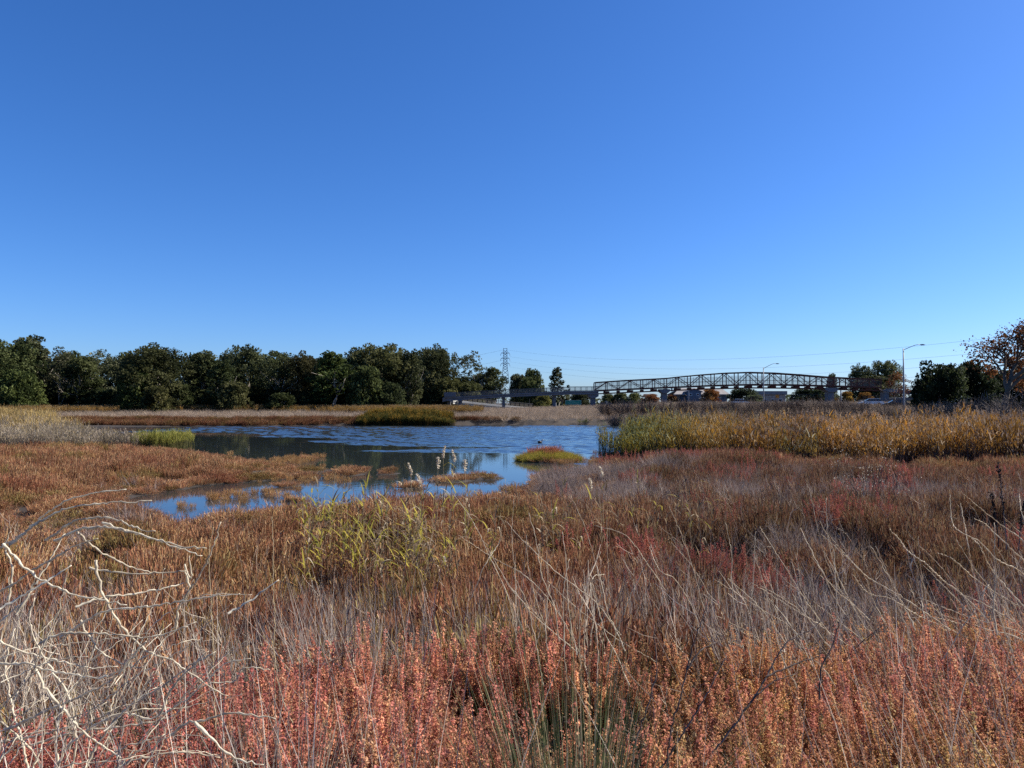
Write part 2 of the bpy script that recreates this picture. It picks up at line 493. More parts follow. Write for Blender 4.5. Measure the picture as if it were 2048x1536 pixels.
# ---------------------------------------------------------------- scattering of uncountable ground cover
_SC = {}
def scatter(name, label, protos, P, rot, scl, idx, tint):
    """one 'stuff' object: a cloud of points, each carrying one of the plant meshes"""
    n = len(P)
    me = bpy.data.meshes.new(name)
    me.vertices.add(n)
    me.vertices.foreach_set('co', np.asarray(P, np.float32).ravel())
    for nm, ty, key, val in (('rot', 'FLOAT_VECTOR', 'vector', rot), ('scl', 'FLOAT_VECTOR', 'vector', scl), ('idx', 'INT', 'value', idx)):
        a = me.attributes.new(nm, ty, 'POINT')
        a.data.foreach_set(key, np.asarray(val, np.int32 if ty == 'INT' else np.float32).ravel())
    a = me.attributes.new('tint', 'FLOAT_COLOR', 'POINT')
    a.data.foreach_set('color', np.concatenate([tint, np.ones((n, 1))], 1).astype(np.float32).ravel())
    o = bpy.data.objects.new(name, me)
    COL.objects.link(o)
    c = bpy.data.collections.new(name + '_plants')
    for k, pm in enumerate(protos):
        po = bpy.data.objects.new('%02d_%s' % (k, name), pm)
        c.objects.link(po)
    t = bpy.data.node_groups.new(name, 'GeometryNodeTree')
    t.interface.new_socket('Geometry', in_out='INPUT', socket_type='NodeSocketGeometry')
    t.interface.new_socket('Geometry', in_out='OUTPUT', socket_type='NodeSocketGeometry')
    gi, go = t.nodes.new('NodeGroupInput'), t.nodes.new('NodeGroupOutput')
    ip = t.nodes.new('GeometryNodeInstanceOnPoints')
    ci = t.nodes.new('GeometryNodeCollectionInfo')
    ci.inputs['Collection'].default_value = c
    ci.inputs['Separate Children'].default_value = True
    ci.inputs['Reset Children'].default_value = True
    ip.inputs['Pick Instance'].default_value = True
    def na(nm, ty):
        x = t.nodes.new('GeometryNodeInputNamedAttribute'); x.data_type = ty; x.inputs['Name'].default_value = nm
        return x.outputs['Attribute']
    t.links.new(gi.outputs[0], ip.inputs['Points'])
    t.links.new(ci.outputs[0], ip.inputs['Instance'])
    t.links.new(na('rot', 'FLOAT_VECTOR'), ip.inputs['Rotation'])
    t.links.new(na('scl', 'FLOAT_VECTOR'), ip.inputs['Scale'])
    t.links.new(na('idx', 'INT'), ip.inputs['Instance Index'])
    t.links.new(ip.outputs[0], go.inputs[0])
    md = o.modifiers.new('scatter', 'NODES')
    md.node_group = t
    tag(o, label, kind='stuff')
    return o

def cover(name, label, protos, x, y, keep, rng, smin=.8, smax=1.25, lean=.12, leandir=None, tint=None, hs=1.0, zoff=-.02):
    """points x, y kept where keep > random; tint is an (n,3) array before filtering"""
    sd = shore(x, y)
    k = keep(x, y, sd) > rng.random(len(x))
    x, y, sd = x[k], y[k], sd[k]
    z = ground(x, y, sd) + zoff
    z = np.maximum(z, -.03)
    n = len(x)
    a, b, c = rng.normal(0, lean, n), rng.normal(0, lean, n), rng.random(n) * 6.283
    if leandir is not None: a += leandir[0]; b += leandir[1]
    ca, sa, cb, sb, cc, sc_ = np.cos(a), np.sin(a), np.cos(b), np.sin(b), np.cos(c), np.sin(c)
    # spin about the stem first, then lean: Ry(b) Rx(a) Rz(c), written as XYZ angles
    r00, r10, r20 = cb * cc + sb * sa * sc_, ca * sc_, -sb * cc + cb * sa * sc_
    r21, r22 = sb * sc_ + cb * sa * cc, cb * ca
    rot = np.stack([np.arctan2(r21, r22), -np.arcsin(np.clip(r20, -1, 1)), np.arctan2(r10, r00)], 1)
    s = smin + (smax - smin) * rng.random(n)
    h_ = hs(x, y) if callable(hs) else hs
    scl = np.stack([s, s, s * h_], 1)
    tn = np.ones((n, 3)) if tint is None else tint(x, y, n)
    tn = tn * (1 + rng.normal(0, .12, (n, 1)))
    return scatter(name, label, protos, np.stack([x, y, z], 1), rot, scl, rng.integers(0, len(protos), n), np.clip(tn, .02, 3))

def field(n, y0, y1, rng, half=.80, pow_=1.0, xlo=None, xhi=None):
    """n points spread evenly over the ground between y0 and y1 that the photograph could show"""
    y = np.sqrt(y0 ** 2 + (y1 ** 2 - y0 ** 2) * rng.random(n) ** pow_)
    lo = -half if xlo is None else xlo
    hi = half if xhi is None else xhi
    x = (lo + (hi - lo) * rng.random(n)) * (y + 2.0)
    return x, y

def vecdir(az, el):
    return np.stack([np.cos(az) * np.cos(el), np.sin(az) * np.cos(el), np.sin(el)], 1)

# --- plant meshes
def p_pickle(seed, hgt=.36, rad=.22, n=80, w=.0085):
    rng = np.random.default_rng(seed); mb = MB()
    a, rr = rng.random(n) * 6.283, np.sqrt(rng.random(n)) * rad
    base = np.stack([np.cos(a) * rr, np.sin(a) * rr, rng.random(n) * hgt * .35], 1)
    d = vecdir(a + rng.normal(0, .7, n), np.radians(rng.uniform(48, 88, n)))
    L = hgt * rng.uniform(.45, .85, n)
    bend = np.zeros((n, 3)); bend[:, 2] = .25
    strips(mb, base, d, L, w * rng.uniform(.7, 1.4, n), bend, 2, rng, tip=.6)
    # side shoots
    k = rng.integers(0, n, n * 2)
    t = rng.uniform(.35, .95, n * 2)
    b2 = base[k] + d[k] * (L[k] * t)[:, None] + bend[k] * (L[k] * t * t)[:, None]
    d2 = d[k] + rng.normal(0, .55, (n * 2, 3)); d2[:, 2] = np.abs(d2[:, 2]) + .25
    d2 /= np.linalg.norm(d2, axis=1, keepdims=True)
    strips(mb, b2, d2, hgt * rng.uniform(.10, .26, n * 2), w * rng.uniform(.8, 1.5, n * 2), np.zeros((n * 2, 3)), 1, rng, r=rng.random(n * 2), h0=.5, tip=.6)
    return mb

def p_goose(seed, hgt=.54, n=9, rad=.17, lf=235, ls=.0066):
    """goosefoot: upright spikes set with many little leaves"""
    rng = np.random.default_rng(seed); mb = MB()
    for i in range(n):
        a, rr = rng.random() * 6.283, math.sqrt(rng.random()) * rad
        b = np.array([math.cos(a) * rr, math.sin(a) * rr, 0])
        L = hgt * rng.uniform(.65, 1.05)
        tilt = np.array([math.cos(a), math.sin(a), 0]) * rng.uniform(0, .28) + rng.normal(0, .06, 3) * [1, 1, 0]
        t = np.linspace(0, 1, 4)
        pts = b + np.outer(t * L, [0, 0, 1]) + np.outer(t ** 1.5 * L, tilt)
        mb.tube(pts, np.linspace(.0022, .0012, 4), 3, r=.02, h0=0, h1=.3)
        br = rng.random()
        m_ = int(lf * rng.uniform(.8, 1.2))
        tt = .22 + .80 * rng.random(m_) ** .8
        c = b + np.outer(tt * L, [0, 0, 1]) + np.outer(np.clip(tt, 0, 1.1) ** 1.5 * L, tilt)
        off = rng.normal(0, 1, (m_, 3)) * np.array([.0105, .0105, .008]) * (1.35 - tt * .9)[:, None]
        leaves(mb, c + off, ls * rng.uniform(.6, 1.5, m_), rng, r=np.clip(br * .7 + rng.random(m_) * .4 - .05, .05, 1), h=tt, asp=1.5)
        for _ in range(5):                                            # side branches
            t0 = rng.uniform(.25, .75)
            o0 = b + np.array([0, 0, t0 * L]) + t0 ** 1.5 * L * tilt
            dd = vecdir(np.array([rng.random() * 6.283]), np.radians(np.array([rng.uniform(40, 70)])))[0]
            l2 = L * rng.uniform(.12, .26)
            mb.tube([o0, o0 + dd * l2], [.0013, .0008], 3, r=.02, h0=.2, h1=.3)
            q = rng.random(26)
            leaves(mb, o0 + np.outer(q * l2, dd) + rng.normal(0, .008, (26, 3)), ls * rng.uniform(.5, 1.3, 26), rng, r=np.clip(br * .7 + rng.random(26) * .4 - .05, .05, 1), h=t0 + q * .2, asp=1.5)
    return mb

def p_grass(seed, hgt=.7, n=75, rad=.16, w=.0062, spread=.5, bend=.5, nseg=3):
    rng = np.random.default_rng(seed); mb = MB()
    a, rr = rng.random(n) * 6.283, np.sqrt(rng.random(n)) * rad
    base = np.stack([np.cos(a) * rr, np.sin(a) * rr, np.zeros(n)], 1)
    az = a + rng.normal(0, .6, n)
    d = vecdir(az, np.radians(np.clip(90 - np.abs(rng.normal(0, 1, n)) * spread * 45, 25, 90)))
    b = np.stack([np.cos(az), np.sin(az), -np.abs(rng.normal(.6, .4, n))], 1) * (rng.random(n) * bend * .5)[:, None]
    strips(mb, base, d, hgt * rng.uniform(.45, 1.1, n), w * rng.uniform(.6, 1.5, n), b, nseg, rng)
    return mb

def p_twig(seed, hgt=.75, n=6, rad=.12, w=.0028, side=7, spread=.9):
    """dead weed: wiry forked stalks with short crooked side twigs"""
    rng = np.random.default_rng(seed); mb = MB()
    for i in range(n):
        a, rr = rng.random() * 6.283, math.sqrt(rng.random()) * rad
        p = np.array([math.cos(a) * rr, math.sin(a) * rr, 0.])
        d = vecdir(np.array([a + rng.normal(0, .8)]), np.radians(np.array([90 - abs(rng.normal(0, 1)) * spread * 35])))[0]
        L = hgt * rng.uniform(.5, 1.1)
        ns = 6
        pts = [p]
        for s in range(ns):
            d = d + rng.normal(0, .10, 3); d /= np.linalg.norm(d)
            p = p + d * L / ns
            pts.append(p)
        br = rng.random()
        mb.tube(pts, np.linspace(w * 1.1, w * .45, ns + 1), 3, r=br)
        for s in range(side):
            k = rng.integers(1, ns)
            q = pts[k] + (pts[k + 1] - pts[k]) * rng.random()
            dd = (pts[k + 1] - pts[k]); dd /= np.linalg.norm(dd)
            dd = dd + rng.normal(0, .6, 3); dd /= np.linalg.norm(dd)
            l2 = L * rng.uniform(.08, .3)
            q1 = q + dd * l2 * .5
            dd = dd + np.array([0, 0, .3]) + rng.normal(0, .2, 3); dd /= np.linalg.norm(dd)
            mb.tube([q, q1, q1 + dd * l2 * .5], [w * .6, w * .5, w * .3], 3, r=np.clip(br + rng.normal(0, .15), 0, 1))
    return mb

def p_reed(seed, hgt=2.1, n=14, rad=.32, lw=.034, nl=4, drop=.42, ll=.36, plume=.35, topleaf=True):
    """a handful of reeds: straight canes, long leaves from the upper half, some with a plume"""
    rng = np.random.default_rng(seed); mb = MB()
    for i in range(n):
        a, rr = rng.random() * 6.283, math.sqrt(rng.random()) * rad
        b = np.array([math.cos(a) * rr, math.sin(a) * rr, 0.])
        L = hgt * rng.uniform(.7, 1.06)
        tl = rng.normal(0, .07, 2)
        top = b + np.array([tl[0] * L, tl[1] * L, L])
        mid = b + (top - b) * .5 + np.array([-tl[0], -tl[1], 0]) * .1 * L
        mb.tube([b, mid, top], [.006, .005, .0025], 3, r=rng.random() * .25, h0=0, h1=.55)
        m_ = nl
        t = rng.uniform(.36, 1.0, m_) ** .6
        base = b + (top - b) * t[:, None]
        az = rng.random(m_) * 6.283
        d = vecdir(az, np.radians(rng.uniform(62, 90, m_)))
        bend = np.stack([np.cos(az) * .1, np.sin(az) * .1, -drop * rng.uniform(.2, 1.6, m_)], 1)
        strips(mb, base, d, ll * rng.uniform(.5, 1.15, m_), lw * rng.uniform(.6, 1.25, m_), bend, 3, rng, r=.25 + .75 * rng.random(m_), h0=.5 + 0 * 1, h1=1.)
        if rng.random() < plume:
            q = 26
            tt = rng.random(q)
            dd = np.array([rng.normal(0, .25), rng.normal(0, .25), 1.])
            c = top + np.outer(tt * .24, dd) + rng.normal(0, .016, (q, 3))
            leaves(mb, c, .022 * rng.uniform(.6, 1.3, q), rng, r=.02 * rng.random(q), h=.9, asp=2.)
    return mb

# --- plant materials
M_PICKLE = plantmat('pickleweed', [(0, (.12, .055, .032)), (.3, (.26, .115, .065)), (.6, (.33, .17, .085)), (.82, (.32, .22, .10)), (1, (.48, .34, .21))], trans=.25)
M_GOOSE = plantmat('goosefoot', [(0, (.20, .13, .09)), (.06, (.22, .08, .06)), (.3, (.44, .155, .115)), (.6, (.54, .24, .14)), (.82, (.55, .33, .14)), (1, (.72, .55, .36))],
                   byh=[(0, (.30, .22, .09)), (.45, (.46, .25, .10)), (.8, (.52, .19, .13)), (1, (.50, .16, .14))], trans=.38, hmix=.45)
M_DRY = plantmat('dry_grass', [(0, (.14, .115, .095)), (.4, (.29, .24, .20)), (.75, (.43, .37, .31)), (1, (.60, .54, .46))], trans=.28)
M_TWIG = plantmat('dead_twigs', [(0, (.14, .105, .09)), (.4, (.28, .225, .18)), (.8, (.44, .37, .30)), (1, (.60, .53, .43))], trans=.25)
M_REED = plantmat('autumn_reed', [(0, (.42, .36, .28)), (.03, (.19, .155, .14)), (.24, (.115, .095, .09)), (.26, (.32, .19, .06)), (.5, (.50, .29, .045)), (.75, (.42, .21, .045)), (.9, (.48, .33, .11)), (1, (.72, .62, .45))], trans=.35)
M_REEDPALE = plantmat('bleached_reed', [(0, (.44, .38, .30)), (.03, (.30, .265, .24)), (.24, (.19, .17, .155)), (.26, (.36, .31, .24)), (.6, (.50, .45, .37)), (.85, (.50, .43, .24)), (1, (.80, .76, .66))], trans=.3)
M_REEDGREEN = plantmat('green_reed', [(0, (.12, .11, .05)), (.24, (.12, .12, .05)), (.26, (.10, .13, .035)), (.6, (.20, .21, .05)), (.85, (.30, .27, .07)), (1, (.36, .34, .16))], trans=.35)
M_RUSH = plantmat('green_rush', [(0, (.05, .07, .025)), (.5, (.10, .12, .045)), (.8, (.22, .20, .10)), (1, (.38, .32, .2))], trans=.2)

R1 = np.random.default_rng(21)
PR_PICKLE = [p_pickle(100 + k).mesh('pickleweed_tuft', M_PICKLE) for k in range(5)]
PR_GOOSE = [p_goose(200 + k).mesh('goosefoot_tuft', M_GOOSE) for k in range(6)]
PR_DRY = [p_grass(300 + k).mesh('dry_grass_tuft', M_DRY) for k in range(5)]
PR_TWIG = [p_twig(400 + k).mesh('dead_weed_tuft', M_TWIG) for k in range(7)]
PR_REED = [p_reed(500 + k).mesh('autumn_reed_tuft', M_REED) for k in range(6)]
PR_REEDPALE = [p_reed(520 + k, 1.35, 12, .34, .018, 7, .6, .34, .12).mesh('bleached_reed_tuft', M_REEDPALE) for k in range(5)]
PR_REEDGREEN = [p_reed(540 + k, 1.6, 12, .28, .022, 6, .35, .5, 0).mesh('green_reed_tuft', M_REEDGREEN) for k in range(4)]
PR_RUSH = [p_grass(560 + k, .8, 130, .10, .004, .34, .35, 4).mesh('rush_tuft', M_RUSH) for k in range(3)]

# --- zones, read from the photograph
def U(x, y): return uv(x, y, .2)[0]
def V(x, y): return uv(x, y, .2)[1]

REED_R = np.array([(4.9, 42.0), (5.0, 38.2), (6.6, 35.4), (10.5, 32.4), (17, 31.2), (24, 30.6), (34, 30), (60, 30), (60, 50), (22, 52), (14.5, 54), (9.6, 50.0), (6.6, 45.5)])
REED_L = np.array([(-22.6, 45.0), (-24, 43.0), (-32, 42), (-45, 42), (-80, 44), (-80, 84), (-52, 84), (-44, 70), (-38, 60), (-29, 51.5)])
MOUND_G = [(on(1130, 985), 1.5), (on(1230, 990), 3.), (on(1330, 985), 3.3), (on(1430, 978), 3.3), (on(1520, 972), 2.6)]

def in_reed(x, y): return np.minimum(poly_sd(x, y, REED_R), poly_sd(x, y, REED_L))
def goose_front(x, y):
    """1 inside the coral-red stand on the near bank"""
    s = np.asarray(x) / (np.asarray(y) + 2)
    lim = 4.0 + 1.35 * sstep(.10, .45, s) - .1 * sstep(.05, -.12, s) - .8 * sstep(-.18, -.4, s) + (fbm(x, y, .8, 3, 4.) - .5) * 1.6
    return sstep(lim + .25, lim - .25, y)

def tint_pickle(x, y, n):
    a = fbm(x, y, .5, 4, 11.)[:, None]; b = fbm(x, y, .9, 4, 31.)[:, None]; c = fbm(x, y, .8, 4, 51.)[:, None]
    t = np.ones((n, 3)) * np.array([1.0, 1.0, 1.0])
    t = t * (1 - sstep(.61, .66, a)) + np.array([.88, .74, .76]) * sstep(.61, .66, a)           # crimson patches
    t = t * (1 - .8 * sstep(.57, .63, b)) + np.array([.72, .95, .62]) * .8 * sstep(.57, .63, b)     # olive patches
    t = t * (1 - .8 * sstep(.56, .62, c)) + np.array([1.25, 1.35, 1.3]) * .8 * sstep(.56, .62, c)   # tan patches
    r = sstep(.03, .22, x / (y + 2))[:, None] * sstep(30, 24, y)[:, None]
    t = t * (1 - r * .75) + np.array([.58, .62, .70]) * r * .75
    return np.array([.92, .86, .86]) * t * (.62 + .5 * fbm(x, y, 1.4, 2, 71.)[:, None] + .32 * R1.random((n, 1)))

x, y = field(52000, 4.0, 46, R1)
def keep(x, y, sd):
    k = sstep(-.05, .35, sd) * sstep(-.6, .4, in_reed(x, y)) * (1 - goose_front(x, y) * .8)
    k = k * np.maximum(.06 + .94 * sstep(.36, .50, fbm(x, y, 1.25, 2, 28.)), sstep(1.2, .4, sd))
    return k * (1 - .45 * sstep(.1, .3, x / (y + 2)) * sstep(24, 20, y))
cover('pickleweed', 'low red brown pickleweed carpeting the marsh around the pond', PR_PICKLE, x, y, keep, R1, .75, 1.35, .15, tint=tint_pickle,
      hs=lambda x, y: (.38 + .45 * fbm(x, y, .35, 2, 8.) + .75 * sstep(.40, .66, fbm(x, y, 1.25, 2, 28.))) * (1 - .62 * sstep(4.5, .5, shore(x, y))))

# sprigs standing in the shallows
x, y = field(9000, 19, 48, R1, xlo=-.5, xhi=.25)
cover('shallow_water_sprigs', 'sparse marsh sprigs standing in the pond shallows', PR_PICKLE[:3], x, y,
      lambda x, y, sd: sstep(-2.2, 0, sd) * (sd < .1) * sstep(.62, .75, fbm(x, y, .35, 3, 14.)), R1, .3, .75, .2,
      tint=lambda x, y, n: np.tile([1.1, 1.15, .95], (n, 1)))

# coral goosefoot on the near bank
def tint_goose(x, y, n):
    s = (x / (y + 2))[:, None]
    a = fbm(x, y, .9, 3, 91.)[:, None]
    t = np.ones((n, 3)) * np.array([.96, 1.06, 1.0]) * (.80 + .62 * R1.random((n, 1)))
    t = t * (1 - sstep(-.1, -.3, s)) + np.array([.92, .82, .9]) * sstep(-.1, -.3, s)
    g_ = sstep(.48, .62, a) * sstep(.0, .22, s)
    t = t * (1 - g_ * .7) + np.array([1.02, 1.35, .85]) * g_ * .7
    lo = sstep(3.6, 2.4, y)[:, None] * sstep(.0, .25, s)
    t = t * (1 - .55 * lo) + np.array([.88, 1.45, .8]) * .55 * lo
    return np.where(R1.random((n, 1)) < .15, t * np.array([.58, .66, .62]), t)
x, y = field(5600, 1.5, 6.6, R1, half=.95)
cover('goosefoot', 'coral and orange goosefoot plants covering the near bank', PR_GOOSE, x, y,
      lambda x, y, sd: goose_front(x, y) * np.maximum(sstep(.29, .43, fbm(x, y, 1.7, 2, 6.)), .6 * sstep(.2, .35, x / (y + 2))) * (1 - .55 * sstep(-.1, -.3, x / (y + 2))) * (1 - sstep(.30, .18, np.hypot(x - .19, y - 2.2))) * (1 - sstep(.26, .16, np.hypot(x + .73, y - 2.3))), R1, .7, 1.15, .10, tint=tint_goose)
# stray coral plants further out on the right
x, y = field(5200, 6, 30, R1, xlo=.05, xhi=.8)
cover('coral_patches', 'coral red plants scattered through the grey brush on the right', PR_GOOSE[:3], x, y,
      lambda x, y, sd: np.maximum(sstep(.62, .68, fbm(x, y, .5, 3, 41.)) * .5, sum(sstep(1.0, .5, np.hypot((x - on(u_, v_)[0]) / a_, (y - on(u_, v_)[1]) / b_)) for u_, v_, a_, b_ in ((1330, 968, 1.5, 1.6), (1390, 962, 1.2, 1.4), (1500, 968, 1.6, 1.5), (1450, 1000, 1.0, 1.0), (1700, 1130, .9, .8), (1750, 1070, .8, .7)))) * (sd > .3) * sstep(0, .5, in_reed(x, y)), R1, 1.15, 1.6, .12,
      tint=lambda x, y, n: np.array([.74, .62, .68]) * (.6 + .6 * R1.random((n, 1))))

# dry grey grass: the right half, with hummocks, leaning to the left
def mound(x, y):
    s = 0
    for (cx, cy), r in MOUND_G:
        s = np.maximum(s, sstep(1.15, .6, np.sqrt(((x - cx) / r) ** 2 + ((y - cy) / (r * 1.35)) ** 2)))
    return s
def keep_dry(x, y, sd):
    s = x / (y + 2)
    a = fbm(x, y, .25, 3, 61.)
    k = sstep(.03, .16, s) * sstep(.30, .48, a) * .95 + .10 * sstep(.5, .62, a) + .30 * sstep(4.2, 5.2, y) * sstep(11, 8, y) * sstep(.42, .55, a)
    k = np.maximum(k, mound(x, y))
    k = k * (1 - .85 * goose_front(x, y))
    k = k * (.12 + .88 * sstep(.36, .5, fbm(x, y, 1.1, 2, 45.)))
    return k * sstep(.05, .4, sd) * sstep(-.3, .3, in_reed(x, y))
x, y = field(24000, 4.2, 33, R1)
cover('dry_grass', 'grey brown dead grass in hummocks on the right of the marsh', PR_DRY, x, y, keep_dry, R1, .7, 1.2, .16, (0, -.28),
      tint=lambda x, y, n: np.array([.66, .60, .63]) * (.5 + .6 * fbm(x, y, .5, 2, 3.) + .35 * R1.random(n))[:, None] * np.ones((n, 3)),
      hs=lambda x, y: (.30 + .35 * fbm(x, y, .3, 2, 5.) + .22 * mound(x, y) + .55 * sstep(.4, .65, fbm(x, y, 1.1, 2, 45.))) * (1 - .55 * sstep(23, 30, y)))

# pale dead weeds, thickest between the goosefoot and the pond on the right
def keep_twig(x, y, sd):
    s = x / (y + 2)
    band = sstep(3.0, 4.2, y) * sstep(13, 6.5, y) * (.22 + .7 * sstep(-.02, .18, s))
    band = np.maximum(band, .14 * sstep(2.0, 3.0, y) * sstep(12, 8, y))
    band = np.maximum(band, .30 * sstep(6, 10, y) * sstep(26, 18, y) * sstep(.05, .2, s))
    return band * (.45 + .55 * sstep(.35, .6, fbm(x, y, .6, 2, 23.))) * sstep(0, .3, sd)
x, y = field(9000, 2.6, 24, R1, half=.85)
cover('dead_weeds', 'pale wiry dead weeds in a tangle behind the coral plants', PR_TWIG, x, y, keep_twig, R1, .7, 1.3, .2, (0, -.2),
      tint=lambda x, y, n: np.ones((n, 3)) * np.array([1., .97, .94]))
x, y = field(4600, 1.8, 6, R1, half=.95)
cover('bank_grass', 'thin straw coloured stems rising through the bank plants', [p_grass(330 + k, .9, 14, .15, .0028, .35, .25, 3).mesh('straw_tuft', M_DRY) for k in range(4)], x, y,
      lambda x, y, sd: .45 * sstep(.4, .6, fbm(x, y, .9, 2, 13.)), R1, .7, 1.2, .12, (0, -.12))

# reed beds
def tint_reed(x, y, n):
    a = fbm(x, y, .22, 3, 17.)[:, None]
    e = np.maximum(sstep(7.5, 1, np.hypot(x - 5.4, (y - 40) * .6)), .55 * sstep(.55, .7, fbm(x, y, .4, 2, 29.)) * sstep(20, 8, x))[:, None]
    t = np.array([1.08, .92, .76]) * (1 - sstep(.45, .62, a)) + np.array([.55, .48, .52]) * sstep(.45, .62, a)
    t = t * (.55 + .75 * R1.random((n, 1)))
    gr = .7 * sstep(.42, .66, x / (y + 2) + .25 * (fbm(x, y, .3, 2, 19.) - .5))[:, None]
    t = t * (1 - gr) + np.array([.52, .47, .52]) * (.6 + .6 * R1.random((n, 1))) * gr
    fr = sstep(3., .3, -poly_sd(x, y, REED_R))[:, None] * sstep(9, 14, x)[:, None]
    t = t * (1 - fr * .45) + np.array([.62, .58, .62]) * fr * .45
    return t * (1 - e) + np.array([.55, .74, .50]) * (.6 + .5 * R1.random((n, 1))) * e
x, y = field(30000, 29, 62, R1, xlo=.05, xhi=.95)
cover('autumn_reeds', 'tall golden autumn reeds in a bed on the right shore', PR_REED, x, y,
      lambda x, y, sd: sstep(.5, -1.0, poly_sd(x, y, REED_R) + (fbm(x, y, .45, 3, 33.) - .5) * 1.8) * .44 * (.35 + .65 * sstep(.38, .55, fbm(x, y, .7, 2, 38.))), R1, .78, 1.14, .045, tint=tint_reed, zoff=-.1,
      hs=lambda x, y: (.66 + .46 * fbm(x, y, .45, 3, 9.) + .10 * R1.normal(0, 1, len(x)) - .16 * sstep(38, 50, y)) * (1 - .35 * sstep(3.5, 0, np.hypot(x - 5.0, (y - 39) * .6))))
x, y = field(26000, 41, 86, R1, xlo=-.95, xhi=-.25)
cover('bleached_reeds', 'silvery bleached reeds in a bed on the left shore', PR_REEDPALE, x, y,
      lambda x, y, sd: sstep(.5, -.8, poly_sd(x, y, REED_L) + (fbm(x, y, .5, 3, 37.) - .5) * 2.) * .5, R1, .8, 1.15, .07, zoff=-.05,
      tint=lambda x, y, n: np.where((sstep(46, 66, y + 16 * (fbm(x, y, .2, 3) - .5)) > R1.random(n) * .9 + .05)[:, None], np.array([.85, .68, .36]), np.array([.70, .64, .60])) * (.30 + .5 * fbm(x, y, .4, 2, 4.) + .6 * R1.random(n))[:, None],
      hs=lambda x, y: .62 + .55 * fbm(x, y, .3, 2, 2.) + .55 * sstep(48, 62, y))
gl = [on(300, 903), on(312, 901), on(335, 896), on(285, 893)]
x, y = field(9000, 40, 56, R1, xlo=-.6, xhi=-.3)
cover('green_reed_tip', 'fresh yellow green reeds at the tip of the left bed', PR_REEDGREEN, x, y,
      lambda x, y, sd: .6 * (np.hypot((x - gl[1][0] - .1) / 1.0, (y - gl[1][1] - .6) / 2.6) < 1.1 * fbm(x, y, .8, 2, 6.) + .45), R1, .55, .8, .08,
      tint=lambda x, y, n: np.ones((n, 3)) * np.array([1.15, 1.1, .95]) * (.6 + .7 * R1.random((n, 1))))
# far bank: red fringe, grey meadow, gold row below the trees, tule clump, green reeds
x, y = field(9000, 95, 106, R1, xlo=-.85, xhi=.22)
cover('far_bank_pickleweed', 'red brown fringe along the far bank of the pond', PR_PICKLE, x, y,
      lambda x, y, sd: (sd > .5) * sstep(102.5, 100, y + 3 * (fbm(x, y, .12, 2, 4.) - .5)) * .9, R1, 1.4, 2.2, .15, tint=lambda x, y, n: tint_pickle(x, y, n) * np.array([.56, .52, .50]), hs=.7)
x, y = field(30000, 101, 215, R1, xlo=-.85, xhi=.9)
cover('far_meadow', 'grey brown dry meadow between the far bank and the trees', PR_DRY, x, y,
      lambda x, y, sd: sstep(99, 101.5, y) * .8 * (sd > 0), R1, 1.6, 2.6, .15,
      tint=lambda x, y, n: np.array([.80, .71, .62]) * (.7 + .5 * fbm(x, y * 3, .06, 2, 3.) + .2 * R1.random(n))[:, None] * np.ones((n, 3)), hs=.55)
x, y = field(9000, 128, 152, R1, xlo=-.75, xhi=-.04)
cover('golden_fringe', 'golden reeds in a row at the foot of the trees', PR_REED, x, y,
      lambda x, y, sd: sstep(128, 140, y) * .9 * sstep(.35, .5, fbm(x, y, .05, 2, 77.)), R1, .8, 1.2, .1, tint=lambda x, y, n: np.ones((n, 3)) * np.array([.66, .60, .46]) * (.6 + .6 * R1.random((n, 1))), hs=.62)
tc = on(812, 851)
x = R1.uniform(-9, 9, 3000) + tc[0]; y = R1.uniform(-1.5, 4.5, 3000) + tc[1]
cover('tule_clump', 'rounded clump of green and gold tules on the far bank', PR_REEDGREEN, x, y,
      lambda x, y, sd: .65 * (np.abs(x - tc[0]) < 6.4 - .15 * np.abs(y - tc[1])), R1, .8, 1.15, .09, zoff=-.05,
      tint=lambda x, y, n: np.where((R1.random((n, 1)) < .35 + .3 * sstep(0, 3, y - tc[1])[:, None]), np.array([.95, .58, .36]), np.array([.30, .29, .25])),
      hs=lambda x, y: (.34 + .52 * np.sqrt(np.clip(1 - ((x - tc[0]) / 6.9) ** 2, 0, 1)) + .1 * sstep(0, 3, y - tc[1])) * (.75 + .4 * fbm(x, y, .6, 2, 3.)))
x = R1.uniform(9, 22, 2400); y = R1.uniform(94, 102, 2400)
cover('green_bank_reeds', 'dull green reeds along the far bank right of the open water', PR_REEDGREEN, x, y,
      lambda x, y, sd: .6 * (sd > -1.2), R1, .55, .9, .08, zoff=.0, tint=lambda x, y, n: np.ones((n, 3)) * np.array([.62, .72, .75]),
      hs=lambda x, y: .7 + .4 * sstep(10, 20, x))
x, y = field(5200, 60, 128, R1, xlo=.12, xhi=.85)
cover('thicket', 'grey brown leafless thicket between the golden reeds and the road', PR_TWIG, x, y,
      lambda x, y, sd: .75 * (sd > .5) * sstep(.35, .5, fbm(x, y, .12, 3, 83.) + .1 * sstep(95, 70, y)) * sstep(.5, 2., poly_sd(x, y, REED_R)), R1, 2.0, 3.4, .2, (0, -.1),
      tint=lambda x, y, n: np.array([.58, .47, .38]) * (.5 + .7 * R1.random((n, 1))), hs=lambda x, y: .75 + .4 * fbm(x, y, .1, 2, 3.))
